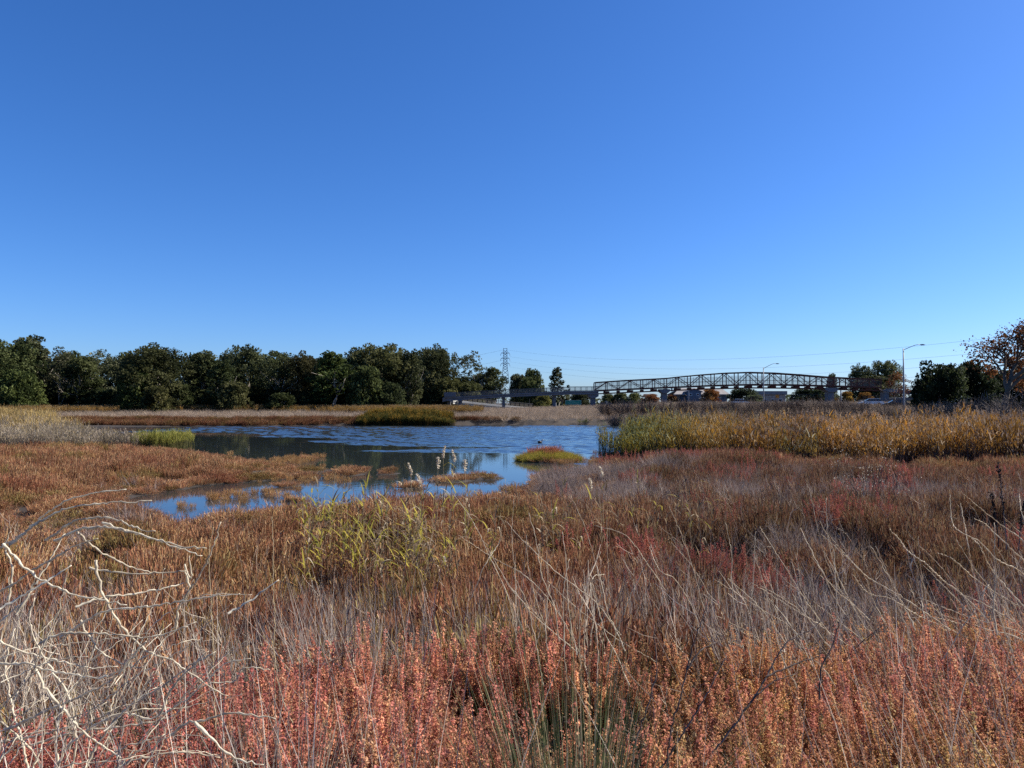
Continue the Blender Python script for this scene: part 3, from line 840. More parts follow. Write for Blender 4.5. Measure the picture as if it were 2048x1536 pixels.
# tussock in the water
ic = on(1098, 921)
x = R1.normal(0, .75, 900) + ic[0]; y = R1.normal(0, .6, 900) + ic[1]
cover('tussock_grass', 'yellow green grass tussock standing in the pond', [p_grass(600 + k, .42, 90, .14, .006, .7, .8).mesh('tussock_tuft', M_REEDGREEN) for k in range(3)], x, y,
      lambda x, y, sd: 1.0 * (np.hypot((x - ic[0]) / 1.7, (y - ic[1]) / 1.3) < 1), R1, .8, 1.2, .15, tint=lambda x, y, n: np.ones((n, 3)) * np.array([1.5, 1.25, .8]))
x = R1.normal(-.1, .36, 60) + ic[0]; y = R1.normal(.3, .3, 60) + ic[1]
cover('tussock_pickleweed', 'red pickleweed sprouting from the top of the tussock', PR_PICKLE, x, y, lambda x, y, sd: np.ones(len(x)), R1, .9, 1.4, .1, hs=1.1,
      tint=lambda x, y, n: np.ones((n, 3)) * np.array([1.15, .8, .85]))


# ================================================================ trees
M_LEAF = plantmat('tree_leaves', [(0, (.022, .028, .013)), (.35, (.055, .062, .028)), (.7, (.105, .108, .050)), (.92, (.145, .145, .075)), (1, (.19, .185, .105))], trans=.38, tint='obj', rough=.7, spec=.12)
M_LEAFRED = plantmat('autumn_leaves', [(0, (.10, .035, .02)), (.5, (.22, .085, .035)), (.8, (.30, .14, .05)), (1, (.42, .24, .10))], trans=.4, tint='obj')

def limb(mb, p, d, L, r0, rng, k=5, n=5, wob=.12, lift=.0, r1=.5):
    pts = [np.array(p, float)]
    d = np.array(d, float); d /= np.linalg.norm(d)
    for _ in range(n):
        d = d + rng.normal(0, wob, 3) + np.array([0, 0, lift]); d /= np.linalg.norm(d)
        pts.append(pts[-1] + d * L / n)
    mb.tube(pts, np.linspace(r0, r0 * r1, n + 1), k, r=rng.random())
    return pts, d

def tree_meshes(seed, H=12., R=4., lobes=26, per=210, leaf=.34, base=.18, shape='round', trunks=2, gap=.0, lobe=1.35):
    """crown of leaf clumps carried on limbs; returns (trunk mesh, crown mesh)"""
    rng = np.random.default_rng(seed)
    cr, tk = MB(), MB()
    tops = []
    for i in range(trunks):
        a = rng.random() * 6.283
        d = np.array([math.cos(a) * .22, math.sin(a) * .22, 1.])
        pts, d1 = limb(tk, [math.cos(a) * .25, math.sin(a) * .25, -.3], d, H * rng.uniform(.32, .45), .19 * H / 12 * (1.15 if trunks == 1 else .85), rng, 6, 6, .10)
        for j in range(3):
            dd = d1 + rng.normal(0, .45, 3); dd[2] = abs(dd[2]) + .25
            p2, d2 = limb(tk, pts[-1 - j % 2], dd, H * rng.uniform(.2, .34), .10 * H / 12, rng, 5, 5, .14, .04)
            limb(tk, p2[-1], d2 + rng.normal(0, .4, 3), H * .16, .05 * H / 12, rng, 4, 4, .15, .05)
            limb(tk, p2[3], d2 + rng.normal(0, .5, 3), H * .16, .045 * H / 12, rng, 4, 4, .15, .05)
    for i in range(lobes):
        t = (i + rng.random()) / lobes
        z = H * (base + (1 - base) * t)
        if shape == 'round': prof = math.sqrt(max(.05, 1 - ((t - .45) / .62) ** 2))
        elif shape == 'cone': prof = max(.08, 1.02 - t) ** .8
        elif shape == 'tall': prof = .55 + .45 * math.sin(math.pi * min(1, t * 1.1)) - .25 * t
        else: prof = math.sqrt(max(.1, 1 - t * t * .9))
        a = rng.random() * 6.283
        q = R * prof * math.sqrt(rng.uniform(.12, 1.))
        c = np.array([math.cos(a) * q, math.sin(a) * q, z])
        rad = R * lobe * .32 * rng.uniform(.65, 1.25) * (.7 if shape == 'cone' else 1)
        if c[2] + rad * .8 > H * 1.02: c[2] = H * 1.02 - rad * .8
        if i % 4 == 3 and shape != 'dome':
            rad *= .55; c[:2] *= 1.22; c[2] = min(c[2] + rad * rng.uniform(0, 2.2), H * 1.04)
        n = int(per * (rad / (R * .4)) ** 1.6 * rng.uniform(.8, 1.2))
        v = rng.normal(size=(n, 3)); v /= np.linalg.norm(v, axis=1, keepdims=True)
        rr = rad * (.35 + .65 * rng.random(n) ** .45)
        # each clump is itself made of small sprays
        sp = rng.normal(size=(14, 3)); sp /= np.linalg.norm(sp, axis=1, keepdims=True)
        near = np.argmax(v @ sp.T, 1)
        v = v * .55 + sp[near] * .45; v /= np.linalg.norm(v, axis=1, keepdims=True)
        p = c + v * rr[:, None] * np.array([1, 1, .8]) * (1 + .25 * rng.random(14)[near])[:, None]
        p = p[p[:, 2] > .05]
        k = len(p)
        br = rng.uniform(.02, .85)
        leaves(cr, p, leaf * rng.uniform(.55, 1.2, k), rng, r=np.clip(br + rng.normal(0, .14, k), 0, 1), up=np.array([0, 0, 1.]), upw=.35, asp=1.35)
    return tk.mesh('trunk', M_BARK), cr.mesh('crown', M_LEAF)

KINDS = {
    'broad': [tree_meshes(701, 12, 5.2, 60, 420, .30, .12, 'round', 3), tree_meshes(702, 12, 5.0, 56, 420, .30, .10, 'round', 2)],
    'tall': [tree_meshes(711, 13, 3.6, 44, 320, .29, .16, 'tall', 2), tree_meshes(712, 13, 3.4, 36, 300, .29, .22, 'tall', 2), tree_meshes(713, 13, 3.7, 40, 300, .29, .18, 'tall', 3)],
    'airy': [tree_meshes(721, 13, 3.8, 30, 200, .28, .30, 'tall', 3, lobe=1.05), tree_meshes(722, 13, 3.8, 28, 190, .28, .34, 'round', 2, lobe=1.05)],
    'bush': [tree_meshes(731, 6, 3.4, 36, 360, .26, .04, 'dome', 3), tree_meshes(732, 6, 3.4, 34, 360, .26, .02, 'dome', 2)],
    'dark': [tree_meshes(751, 9, 4.6, 46, 260, .36, .30, 'round', 4), tree_meshes(752, 9, 4.6, 46, 260, .36, .26, 'dome', 3)],
    'cone': [tree_meshes(741, 10, 3.5, 60, 120, .40, .10, 'cone', 1, lobe=.9)],
}
_tn = {}
def tree(kind, u, vtop, d, label, hw=None, tone=(1, 1, 1), name='tree', cat='tree', group=None, vbase=None, z0=None, rz=None, bark=None):
    """a tree standing d metres away whose top shows at photo pixel (u, vtop) and whose crown is 2*hw pixels wide"""
    if 990 < u < 1020 and d < 232 and 'shrub' not in name: d = 232.
    i = _tn.get(kind, 0); _tn[kind] = i + 1
    tm, cm = KINDS[kind][i % len(KINDS[kind])]
    top = at(u, vtop, d)
    zb = float(ground(np.array([top.x]), np.array([d]))[0]) if z0 is None else z0
    e = empty(name, (top.x, d, zb), RNG.random() * 6.28 if rz is None else rz)
    tag(e, label, cat, group)
    co = np.empty(len(cm.vertices) * 3, np.float32)
    cm.vertices.foreach_get('co', co); co = co.reshape(-1, 3)
    h = max(np.percentile(co[:, 2], 99.7), .5); r = np.percentile(np.hypot(co[:, 0], co[:, 1]), 96)
    sz = (top.z - zb) / h
    sx_ = sz if hw is None else (hw * d / F) / r
    e.scale = (sx_, sx_, sz)
    for nm, me in (('trunk', tm), ('crown', cm)):
        o = bpy.data.objects.new(nm, me); COL.objects.link(o); o.parent = e
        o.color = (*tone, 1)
    if bark is not None:
        t2 = e.children[0] if e.children[0].name.startswith('trunk') else e.children[1]
        t2.material_slots[0].link = 'OBJECT'; t2.material_slots[0].material = bark
    return e

GR = 'evergreen trees in the row behind the pond'
ROW = [
    ('broad', 8, 684, 150, 58, (1.0, 1.15, .85), 'dark green tree cut off by the left edge of the photo'),
    ('tall', 62, 673, 158, 44, (1.0, 1.05, 1.0), 'tallest tree at the far left of the row, with an irregular top'),
    ('airy', 122, 695, 156, 34, (1.15, 1.1, 1.25), 'slender greyish tree with pale forked trunks near the left end'),
    ('tall', 166, 712, 154, 32, (1.0, 1.1, .85), 'lower green tree left of the pale grey crown'),
    ('airy', 203, 699, 160, 42, (1.5, 1.5, 1.6), 'pale grey green airy tree left of the broad dark crown'),
    ('broad', 306, 692, 150, 66, (.82, .82, .66), 'very broad dark rounded tree with a brownish green crown'),
    ('tall', 412, 703, 158, 34, (1.05, 1.15, .95), 'narrow tree with a pointed tuft right of the broad dark crown'),
    ('tall', 448, 722, 150, 28, (.9, 1.05, .8), 'short dark tree between two taller neighbours'),
    ('broad', 492, 694, 162, 46, (1.0, 1.08, .95), 'full round tree rising above its short dark neighbour'),
    ('airy', 546, 703, 158, 36, (1.15, 1.25, 1.1), 'light green tree with thin pale trunks left of the brown crown'),
    ('broad', 608, 708, 160, 42, (.82, .72, .6), 'brownish leaved rounded tree in the middle of the row'),
    ('tall', 662, 705, 154, 38, (.8, 1.05, .62), 'deep green dense tree right of the brown crown'),
    ('tall', 712, 696, 164, 26, (1.1, 1.15, .95), 'slim tree with a small separate top left of the olive crown'),
    ('broad', 760, 690, 162, 56, (1.3, 1.25, .95), 'big olive green domed tree, highest of the middle of the row'),
    ('tall', 823, 702, 160, 26, (1.25, 1.25, 1.1), 'narrow olive tree right of the big domed crown'),
    ('broad', 868, 694, 212, 44, (1.15, 1.15, 1.0), 'large grey green tree above the ramp end'),
    ('airy', 940, 704, 216, 40, (1.35, 1.3, 1.25), 'tall see-through tree with sky between its branches above the ramp'),
    ('tall', 985, 736, 218, 24, (1.0, 1.1, .9), 'small tree at the right end of the row beside the pylon'),
    ('bush', 738, 734, 150, 34, (1.0, 1.15, .75), 'low rounded willow in front of the row'),
    ('bush', 890, 757, 207, 36, (1.25, 1.2, .85), 'yellow green low tree left of the ramp end'),
    ('bush', 272, 742, 145, 30, (1.05, 1.25, .75), 'bushy young tree at the left foot of the broad dark crown'),
    ('bush', 320, 772, 143, 30, (1.2, 1.1, .8), 'low olive bush at the right foot of the broad dark crown'),
    ('bush', 468, 764, 146, 30, (1.15, 1.1, .85), 'low olive bush under the short dark tree'),
    ('bush', 36, 742, 144, 40, (1.05, 1.25, .75), 'bright green bushy tree under the tallest crown'),
    ('bush', 560, 786, 147, 26, (.62, .72, .5), 'small green bush at the foot of the light green tree'),
    ('bush', 930, 765, 208, 34, (1.2, 1.2, .9), 'rounded green tree just above the ramp railing'),
]
for k, u, v, d, hw, tn, lb in ROW:
    tn = tuple(c * .82 for c in tn)
    tree(k, u, v, d, lb, hw * 1.13, tn, 'bush' if k == 'bush' else 'evergreen_tree', 'bush' if k == 'bush' else 'tree', GR)
SHORT = ['tree at the left edge', 'tallest tree at the far left', 'slender tree with pale forked trunks', 'lower green tree', 'pale grey green airy tree', 'very broad dark rounded tree', 'narrow tree with a pointed tuft', 'short dark tree', 'full round tree', 'light green tree with thin trunks',
         'brownish rounded tree', 'deep green dense tree', 'slim tree with a separate top', 'big olive domed tree', 'narrow olive tree', 'large grey green tree by the ramp', 'tall see-through tree', 'small tree beside the pylon']
def behind(u):
    return SHORT[int(np.argmin([abs(r[1] - u) for r in ROW[:18]]))]
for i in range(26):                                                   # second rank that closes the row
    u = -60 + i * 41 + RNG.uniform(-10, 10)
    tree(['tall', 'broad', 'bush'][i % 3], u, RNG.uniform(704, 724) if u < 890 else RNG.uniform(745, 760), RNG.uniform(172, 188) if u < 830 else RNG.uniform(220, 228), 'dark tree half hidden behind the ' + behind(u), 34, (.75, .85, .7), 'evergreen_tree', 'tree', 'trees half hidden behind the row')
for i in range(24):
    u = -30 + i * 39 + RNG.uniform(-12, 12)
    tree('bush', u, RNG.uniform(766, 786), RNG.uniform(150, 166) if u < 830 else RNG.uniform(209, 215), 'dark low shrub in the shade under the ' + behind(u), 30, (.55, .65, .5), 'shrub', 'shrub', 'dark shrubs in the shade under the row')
tree('bush', 1036, 749, 235, 'rounded dark tree right behind the pylon, left of a pair', 21, (.85, .85, .75), 'rounded_tree', 'tree', 'pair of rounded trees right of the pylon')
tree('bush', 1066, 739, 240, 'taller rounded tree, right of a pair beside the pylon', 24, (1.0, 1.1, .85), 'rounded_tree', 'tree', 'pair of rounded trees right of the pylon')
tree('bush', 1055, 755, 225, 'clipped looking olive shrub tree in front of the pair', 20, (1.1, 1.2, .9), 'rounded_tree', 'tree', 'pair of rounded trees right of the pylon')
tree('cone', 1114, 735, 225, 'dark conifer with a ragged pointed top behind the ramp railing', 26, (.62, .6, .55), 'conifer_tree')
tree('bush', 1086, 789, 215, 'yellow green shrub under the ramp between two piers', 17, (2.2, 2.0, 1.3), 'shrub', 'shrub')
tree('bush', 1160, 786, 250, 'dark shrub mass behind the green road sign', 26, (.55, .6, .6), 'shrub', 'shrub')
for u, v, hw, tn, lb in [(1215, 788, 16, (1.2, 1.2, .9), 'distant olive tree below the left truss span, beside the pier'),
                         (1243, 786, 18, (1.0, 1.05, .9), 'distant dark round tree below the left truss span'),
                         (1272, 786, 18, (1.5, 1.5, 1.1), 'distant pale green tree below the left truss span')]:
    tree('bush', u, v, 330, lb, hw, tn, 'distant_tree', 'tree', 'distant trees below the left truss span')
M_RED = (1, 1, 1)
def redtree(u, v, d, hw, lb, tone=(1, 1, 1), name='autumn_tree', kind='bush', **k):
    e = tree(kind, u, v, d, lb, hw, tone, name, 'tree', **k)
    for c in e.children:
        if c.name.startswith('crown'):
            c.material_slots[0].link = 'OBJECT'; c.material_slots[0].material = M_LEAFRED
    return e
redtree(1300, 788, 310, 20, 'rusty autumn tree left of the middle bridge pier', (.75, .75, .8))
redtree(1346, 790, 300, 14, 'small rusty tree right of the middle bridge pier', (.65, .7, .75))
redtree(1420, 778, 285, 18, 'orange gold autumn tree in front of the house roof', (.95, 1.0, .85))
redtree(1690, 783, 230, 16, 'yellow leaved small tree right of the pale post', (1.0, 1.35, .7))
redtree(1730, 785, 235, 16, 'yellow brown shrub by the right ramp', (.8, .95, .6))
redtree(1795, 742, 150, 22, 'thin brown leaved tree behind the big street lamp', (.6, .6, .65), kind='airy')
tree('bush', 1488, 777, 260, 'dark rounded tree behind the bridge, left of the second lamp', 34, (.5, .62, .62), 'rounded_tree')
tree('bush', 1508, 790, 250, 'grey green low tree beside the second lamp pole', 20, (1.1, 1.25, 1.3), 'rounded_tree')
tree('bush', 1612, 776, 255, 'dark tree mass under the truss left of the right pier', 30, (.5, .6, .5), 'rounded_tree')
tree('bush', 1645, 778, 250, 'dark green tree just left of the right pier', 24, (.65, .8, .6), 'rounded_tree')
tree('broad', 1722, 730, 280, 'left tree of the open crowned group above the right truss', 24, (1.0, 1.05, .95), 'evergreen_tree', group='open trees above the right truss')
tree('airy', 1749, 722, 285, 'thin pointed tree in the middle of the open crowned group', 12, (1.1, 1.1, 1.0), 'evergreen_tree', group='open trees above the right truss')
tree('broad', 1772, 722, 280, 'right tree of the open crowned group above the right truss', 30, (1.05, 1.1, .95), 'evergreen_tree', group='open trees above the right truss')
tree('bush', 1665, 748, 300, 'small distant tree showing just above the truss', 12, (1.1, 1.1, .9), 'distant_tree')
tree('bush', 1745, 752, 270, 'dark bushy tree behind the right end of the truss', 40, (.7, .7, .6), 'rounded_tree')
tree('dark', 1880, 723, 92, 'dark round evergreen right of the big lamp, trunks showing below', 46, (.34, .42, .36), 'dark_evergreen', group='dark evergreens at the right edge', bark=M_BARKDARK)
tree('dark', 1952, 724, 95, 'dark evergreen behind the bare limbed autumn tree', 44, (.30, .38, .34), 'dark_evergreen', group='dark evergreens at the right edge', bark=M_BARKDARK)
tree('dark', 2020, 735, 97, 'dark evergreen at the right edge of the photo', 44, (.30, .38, .34), 'dark_evergreen', group='dark evergreens at the right edge', bark=M_BARKDARK)
tree('dark', 1848, 752, 98, 'lowest dark evergreen, nearest the big lamp', 26, (.32, .40, .34), 'dark_evergreen', group='dark evergreens at the right edge', bark=M_BARKDARK)

# far-off wood on the horizon, one mass
mb = MB(); rng = np.random.default_rng(77)
for i in range(150):
    u = rng.uniform(-300, 2400); d = rng.uniform(420, 520); r = rng.uniform(3, 6.5)
    if 990 < u < 1024: r *= .6
    c = at(u, 806, d); n = 60
    p = np.array([c.x, d, 1.2]) + rng.normal(0, 1, (n, 3)) * [r * .8, r * .5, 0] + np.stack([np.zeros(n), np.zeros(n), rng.random(n) * r * 1.1], 1)
    leaves(mb, p, 1.5 * rng.uniform(.6, 1.3, n), rng, r=np.clip(rng.uniform(.2, .6) + rng.normal(0, .15, n), 0, 1))
fw = mb.build('far_wood', M_LEAF); fw.color = (1.1, 1.15, 1.1, 1)
tag(fw, 'far off line of woodland along the horizon', kind='stuff')

# big plane tree at the right edge: pale limbs, sparse russet leaves
def plane_tree():
    d = 72.
    b = at(2003, 800, d)
    zb = float(ground(np.array([b.x]), np.array([d]))[0])
    e = empty('autumn_plane_tree', (b.x, d, zb))
    tag(e, 'large autumn tree with pale limbs and sparse russet leaves at the right edge', 'tree')
    rng = np.random.default_rng(99)
    tk, tips = MB(), []
    H = at(2003, 632, d).z - zb
    def grow(p, dr, L, r, lev):
        pts, d1 = limb(tk, p, dr, L, r, rng, 6 if lev < 2 else 4, 5, .09 + .03 * lev, .02, .6)
        if lev >= 4:
            tips.extend([pts[-1], pts[-2], pts[-3]]); return
        n = (4, 4, 4, 3)[lev]
        for i in range(n):
            q = pts[-1 - (i % 3)] if lev else pts[-1 - (i % 2)]
            a = rng.random() * 6.283
            s = np.array([math.cos(a), math.sin(a), rng.uniform(-.25, .5)])
            grow(q, d1 * .8 + s * (.85 if lev < 2 else .8), L * rng.uniform(.58, .78), r * .56, lev + 1)
    grow(np.array([0, 0, -.3]), np.array([.02, 0, 1.]), H * .26, .19, 0)
    T = np.array(tips)
    sc = H / np.percentile(T[:, 2], 99.5)
    tk.V = [v * np.array([sc, sc, sc], np.float32) for v in tk.V]; T = T * sc
    tk.build('trunk', M_BARKGREY, e, smooth=True)
    lv = MB()
    k = rng.integers(0, len(T), 4200)
    leaves(lv, T[k] + rng.normal(0, .36, (4200, 3)), .19 * rng.uniform(.5, 1.3, 4200), rng, asp=1.1)
    low = np.where(T[:, 2] < H * .62)[0]
    if len(low):
        k = low[rng.integers(0, len(low), 1500)]
        leaves(lv, T[k] + rng.normal(0, .35, (1500, 3)) - [0, 0, .2], .26 * rng.uniform(.5, 1.3, 1500), rng, r=.4 + .6 * rng.random(1500), asp=1.1)
    lo = lv.build('crown', M_LEAFRED, e); lo.color = (.50, .47, .50, 1)
plane_tree()

# bare winter shrubs between the reeds and the road
def shrub_mesh(seed, H=2.2, R=1.6, n=95, lean=0.):
    rng = np.random.default_rng(seed); mb = MB()
    for i in range(n):
        a = rng.random() * 6.283
        s = rng.uniform(.1, 1.)
        dr = np.array([math.cos(a) * s + lean, math.sin(a) * s, 1.1])
        pts, d1 = limb(mb, [math.cos(a) * .15, math.sin(a) * .15, 0], dr, H * rng.uniform(.7, 1.1), .022, rng, 3, 5, .1, -.02 * s, .4)
        for j in range(7):
            k = rng.integers(1, 5)
            limb(mb, pts[k], d1 + rng.normal(0, .6, 3), H * rng.uniform(.15, .4), .014, rng, 3, 3, .15, 0, .4)
    return mb.mesh('twigs', M_TWIG2)
M_TWIG2 = plantmat('winter_twigs', [(0, (.055, .045, .038)), (.5, (.125, .10, .082)), (1, (.23, .19, .155))], trans=0, tint='obj')
SHM = [shrub_mesh(800 + k, lean=[0, 0, -.5, .3][k]) for k in range(4)]
def shrub(u, v, d, lb, hw, tone=(1, 1, 1), k=0, grp='bare grey shrubs between the reeds and the road'):
    t = at(u, v, d); zb = float(ground(np.array([t.x]), np.array([d]))[0])
    e = empty('bare_shrub', (t.x, d, zb - .05), RNG.random() * 6.28 if k < 2 else RNG.uniform(-.4, .4))
    tag(e, lb, 'shrub', grp)
    o = bpy.data.objects.new('twigs', SHM[k]); COL.objects.link(o); o.parent = e; o.color = (*tone, 1)
    s = (hw * d / F) / 1.9
    e.scale = (s, s, max(.3, (t.z - zb)) / 2.35)
SHL = [(1212, 806, 112, 26, 0), (1248, 803, 110, 34, 1), (1290, 801, 112, 32, 0), (1330, 803, 114, 32, 1), (1372, 802, 112, 36, 0), (1420, 803, 108, 36, 1),
       (1462, 805, 104, 34, 0), (1500, 806, 100, 34, 1), (1545, 803, 104, 38, 0), (1590, 801, 106, 36, 1), (1632, 801, 104, 36, 0), (1676, 802, 106, 36, 1),
       (1715, 806, 100, 30, 0), (1760, 812, 88, 30, 1), (1340, 816, 92, 40, 0), (1395, 820, 84, 44, 1), (1460, 822, 80, 44, 0), (1530, 822, 78, 46, 1), (1600, 822, 76, 46, 0),
       (1680, 822, 76, 46, 1), (1750, 824, 74, 44, 0), (1272, 826, 97, 34, 0), (1232, 832, 97, 26, 1)]
for u, v, d, hw, k in SHL:
    wh = 'beyond the pond, left of the reeds' if d > 96 and u in (1272, 1232) else 'below the left truss span' if u < 1330 else 'between the middle pier and the house' if u < 1400 else 'below the house roof' if u < 1470 else 'around the foot of the second lamp' if u < 1560 else 'left of the right bridge pier' if u < 1650 else 'right of the right bridge pier' if u < 1730 else 'left of the big street lamp'
    shrub(u, v - (6 if d > 95 else 3), d, 'leafless grey brown ' + ('low shrub, front rank, ' if d < 95 else 'shrub, back rank, ') + wh, hw, (1, .95, .95), k)
for u, v, d, hw, k, lb in [(1860, 800, 72, 52, 3, 'leafless shrub under the trunks of the dark evergreens'), (1915, 796, 70, 56, 2, 'tall leafless shrub with arching twigs left of the autumn tree'),
                           (1965, 786, 66, 60, 2, 'arching bare shrub in front of the autumn tree trunk'), (2030, 778, 62, 60, 2, 'largest arching bare shrub, at the right edge of the photo'),
                           (1990, 806, 60, 60, 3, 'lower bare shrub with pale streaked twigs beside the reeds'), (1820, 808, 76, 40, 0, 'bare shrub at the foot of the big street lamp')]:
    shrub(u, v, d, lb, hw, (1.0, 1.0, 1.05), k, 'arching bare shrubs at the right edge')

# ================================================================ footbridge
BY = 195.0
def bx(u): return float(at(u, 806, BY).x)
def bz(v): return float(at(1024, v, BY).z)
TOPC = [(1190.5, 765), (1250, 761), (1310, 758), (1335, 756.6), (1350, 754.8), (1400, 750), (1450, 746.3), (1500, 744.6), (1550, 746), (1600, 749.4), (1640, 752.8), (1665, 754.6), (1720, 757), (1778, 759.5)]
BOTC = [(1190.5, 781.5), (1330, 775.3), (1420, 771.5), (1500, 769.3), (1580, 769.8), (1665, 772), (1778, 775.5)]
def topz(u): return bz(np.interp(u, *zip(*TOPC)))
def botz(u): return bz(np.interp(u, *zip(*BOTC)))
br = empty('footbridge', (bx(1184), BY, 0))
tag(br, 'rust brown arched truss footbridge spanning the road beyond the pond', 'bridge')
def local(o, e): o.parent = e; o.matrix_parent_inverse = e.matrix_world.inverted() if False else Matrix.Translation(-e.location); return o
us = np.arange(1190.5, 1779, 23.85)
WID = 3.4
for sy in (0, WID):
    Y = BY + sy
    uu = np.linspace(1190.5, us[-1], 60)
    mbt, mbb = MB(), MB()
    for a, b in zip(uu[:-1], uu[1:]):
        mbt.beam((bx(a), Y, topz(a)), (bx(b), Y, topz(b)), .26, .30)
        mbb.beam((bx(a), Y, botz(a)), (bx(b), Y, botz(b)), .26, .42)
    local(mbt.build('top_chord', M_STEEL), br); local(mbb.build('bottom_chord', M_STEEL), br)
    for i, u in enumerate(us):
        local(MB().beam((bx(u), Y + .02, botz(u) + .2), (bx(u), Y + .02, topz(u) - .14), .20).build('truss_post', M_STEEL), br)
    for i, (a, b) in enumerate(zip(us[:-1], us[1:])):
        p, q = ((a, botz(a) + .2), (b, topz(b) - .14)) if i % 2 == 0 else ((a, topz(a) - .14), (b, botz(b) + .2))
        local(MB().beam((bx(p[0]), Y - .03, p[1]), (bx(q[0]), Y - .03, q[1]), .15).build('diagonal_brace', M_STEEL), br)
    for a, b in zip(us[:-1], us[1:]):
        c = (a + b) / 2
        yy = Y + (.25 if sy == 0 else -.25)
        local(MB().beam((bx(c), yy, botz(c)), (bx(c), yy, min(topz(c) - .1, botz(c) + 2.5)), .07).build('railing_post', M_STEEL), br)
        hh = lambda q: min(topz(q) - .1, botz(q) + 2.4)
        v = [(bx(a), yy + .04, botz(a) + .2), (bx(b), yy + .04, botz(b) + .2), (bx(b), yy + .04, hh(b)), (bx(a), yy + .04, hh(a))]
        local(MB().add(v, [[0, 1, 2, 3]]).build('screen_panel', M_SCREEN), br)
    mbh = MB()
    for a, b in zip(uu[:-1], uu[1:]):
        yy = Y + (.25 if sy == 0 else -.25)
        mbh.beam((bx(a), yy, botz(a) + 1.15), (bx(b), yy, botz(b) + 1.15), .06)
    local(mbh.build('handrail', M_STEEL), br)
dk, st = MB(), MB()
for a, b in zip(us[:-1], us[1:]):
    za, zb = botz(a) + .1, botz(b) + .1
    dk.beam((bx(a), BY + WID / 2, za), (bx(b), BY + WID / 2, zb), WID - .4, .16)
    for sy in (.5, WID - .5):
        st.beam((bx(a), BY + sy, za - .92), (bx(b), BY + sy, zb - .92), .2, .30)
local(dk.build('deck', M_CONC), br); local(st.build('lower_girder', M_STEEL), br)
for i, u in enumerate(us):
    w = 1.3 if i % 2 else .55
    local(MB().box((bx(u), BY + WID / 2, botz(u) - .52), (w, WID - .5, .5)).build('floor_beam', M_STEEL), br)
def pier(par, u, d, v0, vcap, colw, capw, mat, depth=2.2, dy=WID / 2, z0=None):
    x = float(at(u, 806, d).x); zt, zc = float(at(u, v0, d).z), float(at(u, vcap, d).z)
    zb = (float(ground(np.array([x]), np.array([d]))[0]) if z0 is None else z0) - .4
    pw = colw * d / F
    o = local(MB().box((x, d + dy, (zb + zc) / 2), (pw, depth, zc - zb)).build('pier', mat), par)
    cw = capw * d / F
    m_ = MB()
    hw, cw2, dd = pw / 2, cw / 2, depth / 2 + .5
    zmid = zc + (zt - zc) * .45
    y0 = d + dy
    V_ = [(x - hw, y0 - dd, zc), (x + hw, y0 - dd, zc), (x + hw, y0 + dd, zc), (x - hw, y0 + dd, zc),
          (x - cw2, y0 - dd, zmid), (x + cw2, y0 - dd, zmid), (x + cw2, y0 + dd, zmid), (x - cw2, y0 + dd, zmid),
          (x - cw2, y0 - dd, zt), (x + cw2, y0 - dd, zt), (x + cw2, y0 + dd, zt), (x - cw2, y0 + dd, zt)]
    Q_ = [[3, 2, 1, 0], [8, 9, 10, 11]]
    for k in (0, 4):
        for j in range(4):
            Q_.append([k + j, k + (j + 1) % 4, k + 4 + (j + 1) % 4, k + 4 + j])
    c_ = m_.add(V_, Q_).build('cap', mat)
    c_.parent = o
    c_.matrix_parent_inverse = Matrix.Identity(4)
    return o
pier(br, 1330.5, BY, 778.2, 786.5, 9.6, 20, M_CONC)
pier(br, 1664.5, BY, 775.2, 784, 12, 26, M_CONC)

# concrete approach ramp on the left: upper leg, switchback end and lower leg
rp = empty('concrete_ramp', (bx(1184), BY, 0))
tag(rp, 'grey concrete approach ramp with railings left of the truss bridge', 'ramp')
RT = [(1197, 782, 195.), (1142, 782.3, 194.5), (1092, 784.7, 193.5), (1050, 786.4, 192), (1009, 788.2, 190.5), (960, 791, 189), (915, 793.8, 187.5), (890, 794.6, 187.), (885, 796.5, 188)]
RBm = [(1197, 788.6), (1142, 789), (1092, 790.8), (1050, 792.6), (1009, 794.8), (960, 797.6), (915, 800.6), (890, 802.2), (885, 804)]
RT = [(u, v, 187 + (u - 885) / 312 * 8) for u, v, d in RT]
PT = [at(u, v, d) for u, v, d in RT]; PB = [at(u, v, d[2]) for (u, v), d in zip(RBm, RT)]
mbd, mbc = MB(), MB()
for i in range(len(PT) - 1):
    a, b, c, d_ = PT[i], PT[i + 1], PB[i + 1], PB[i]
    w = Vector((0, WID, 0))
    V_ = [a, b, c, d_, a + w, b + w, c + w, d_ + w]
    mbd.add([tuple(p) for p in V_], [[0, 1, 2, 3], [4, 7, 6, 5], [0, 4, 5, 1], [3, 2, 6, 7], [0, 3, 7, 4], [1, 5, 6, 2]])
    k = Vector((0, -.14, .0))
    mbc.beam(tuple(a + k + Vector((0, 0, -.1))), tuple(b + k + Vector((0, 0, -.1))), .2, .28)
local(mbd.build('deck', M_CONC), rp); local(mbc.build('edge_curb', M_CONC), rp)
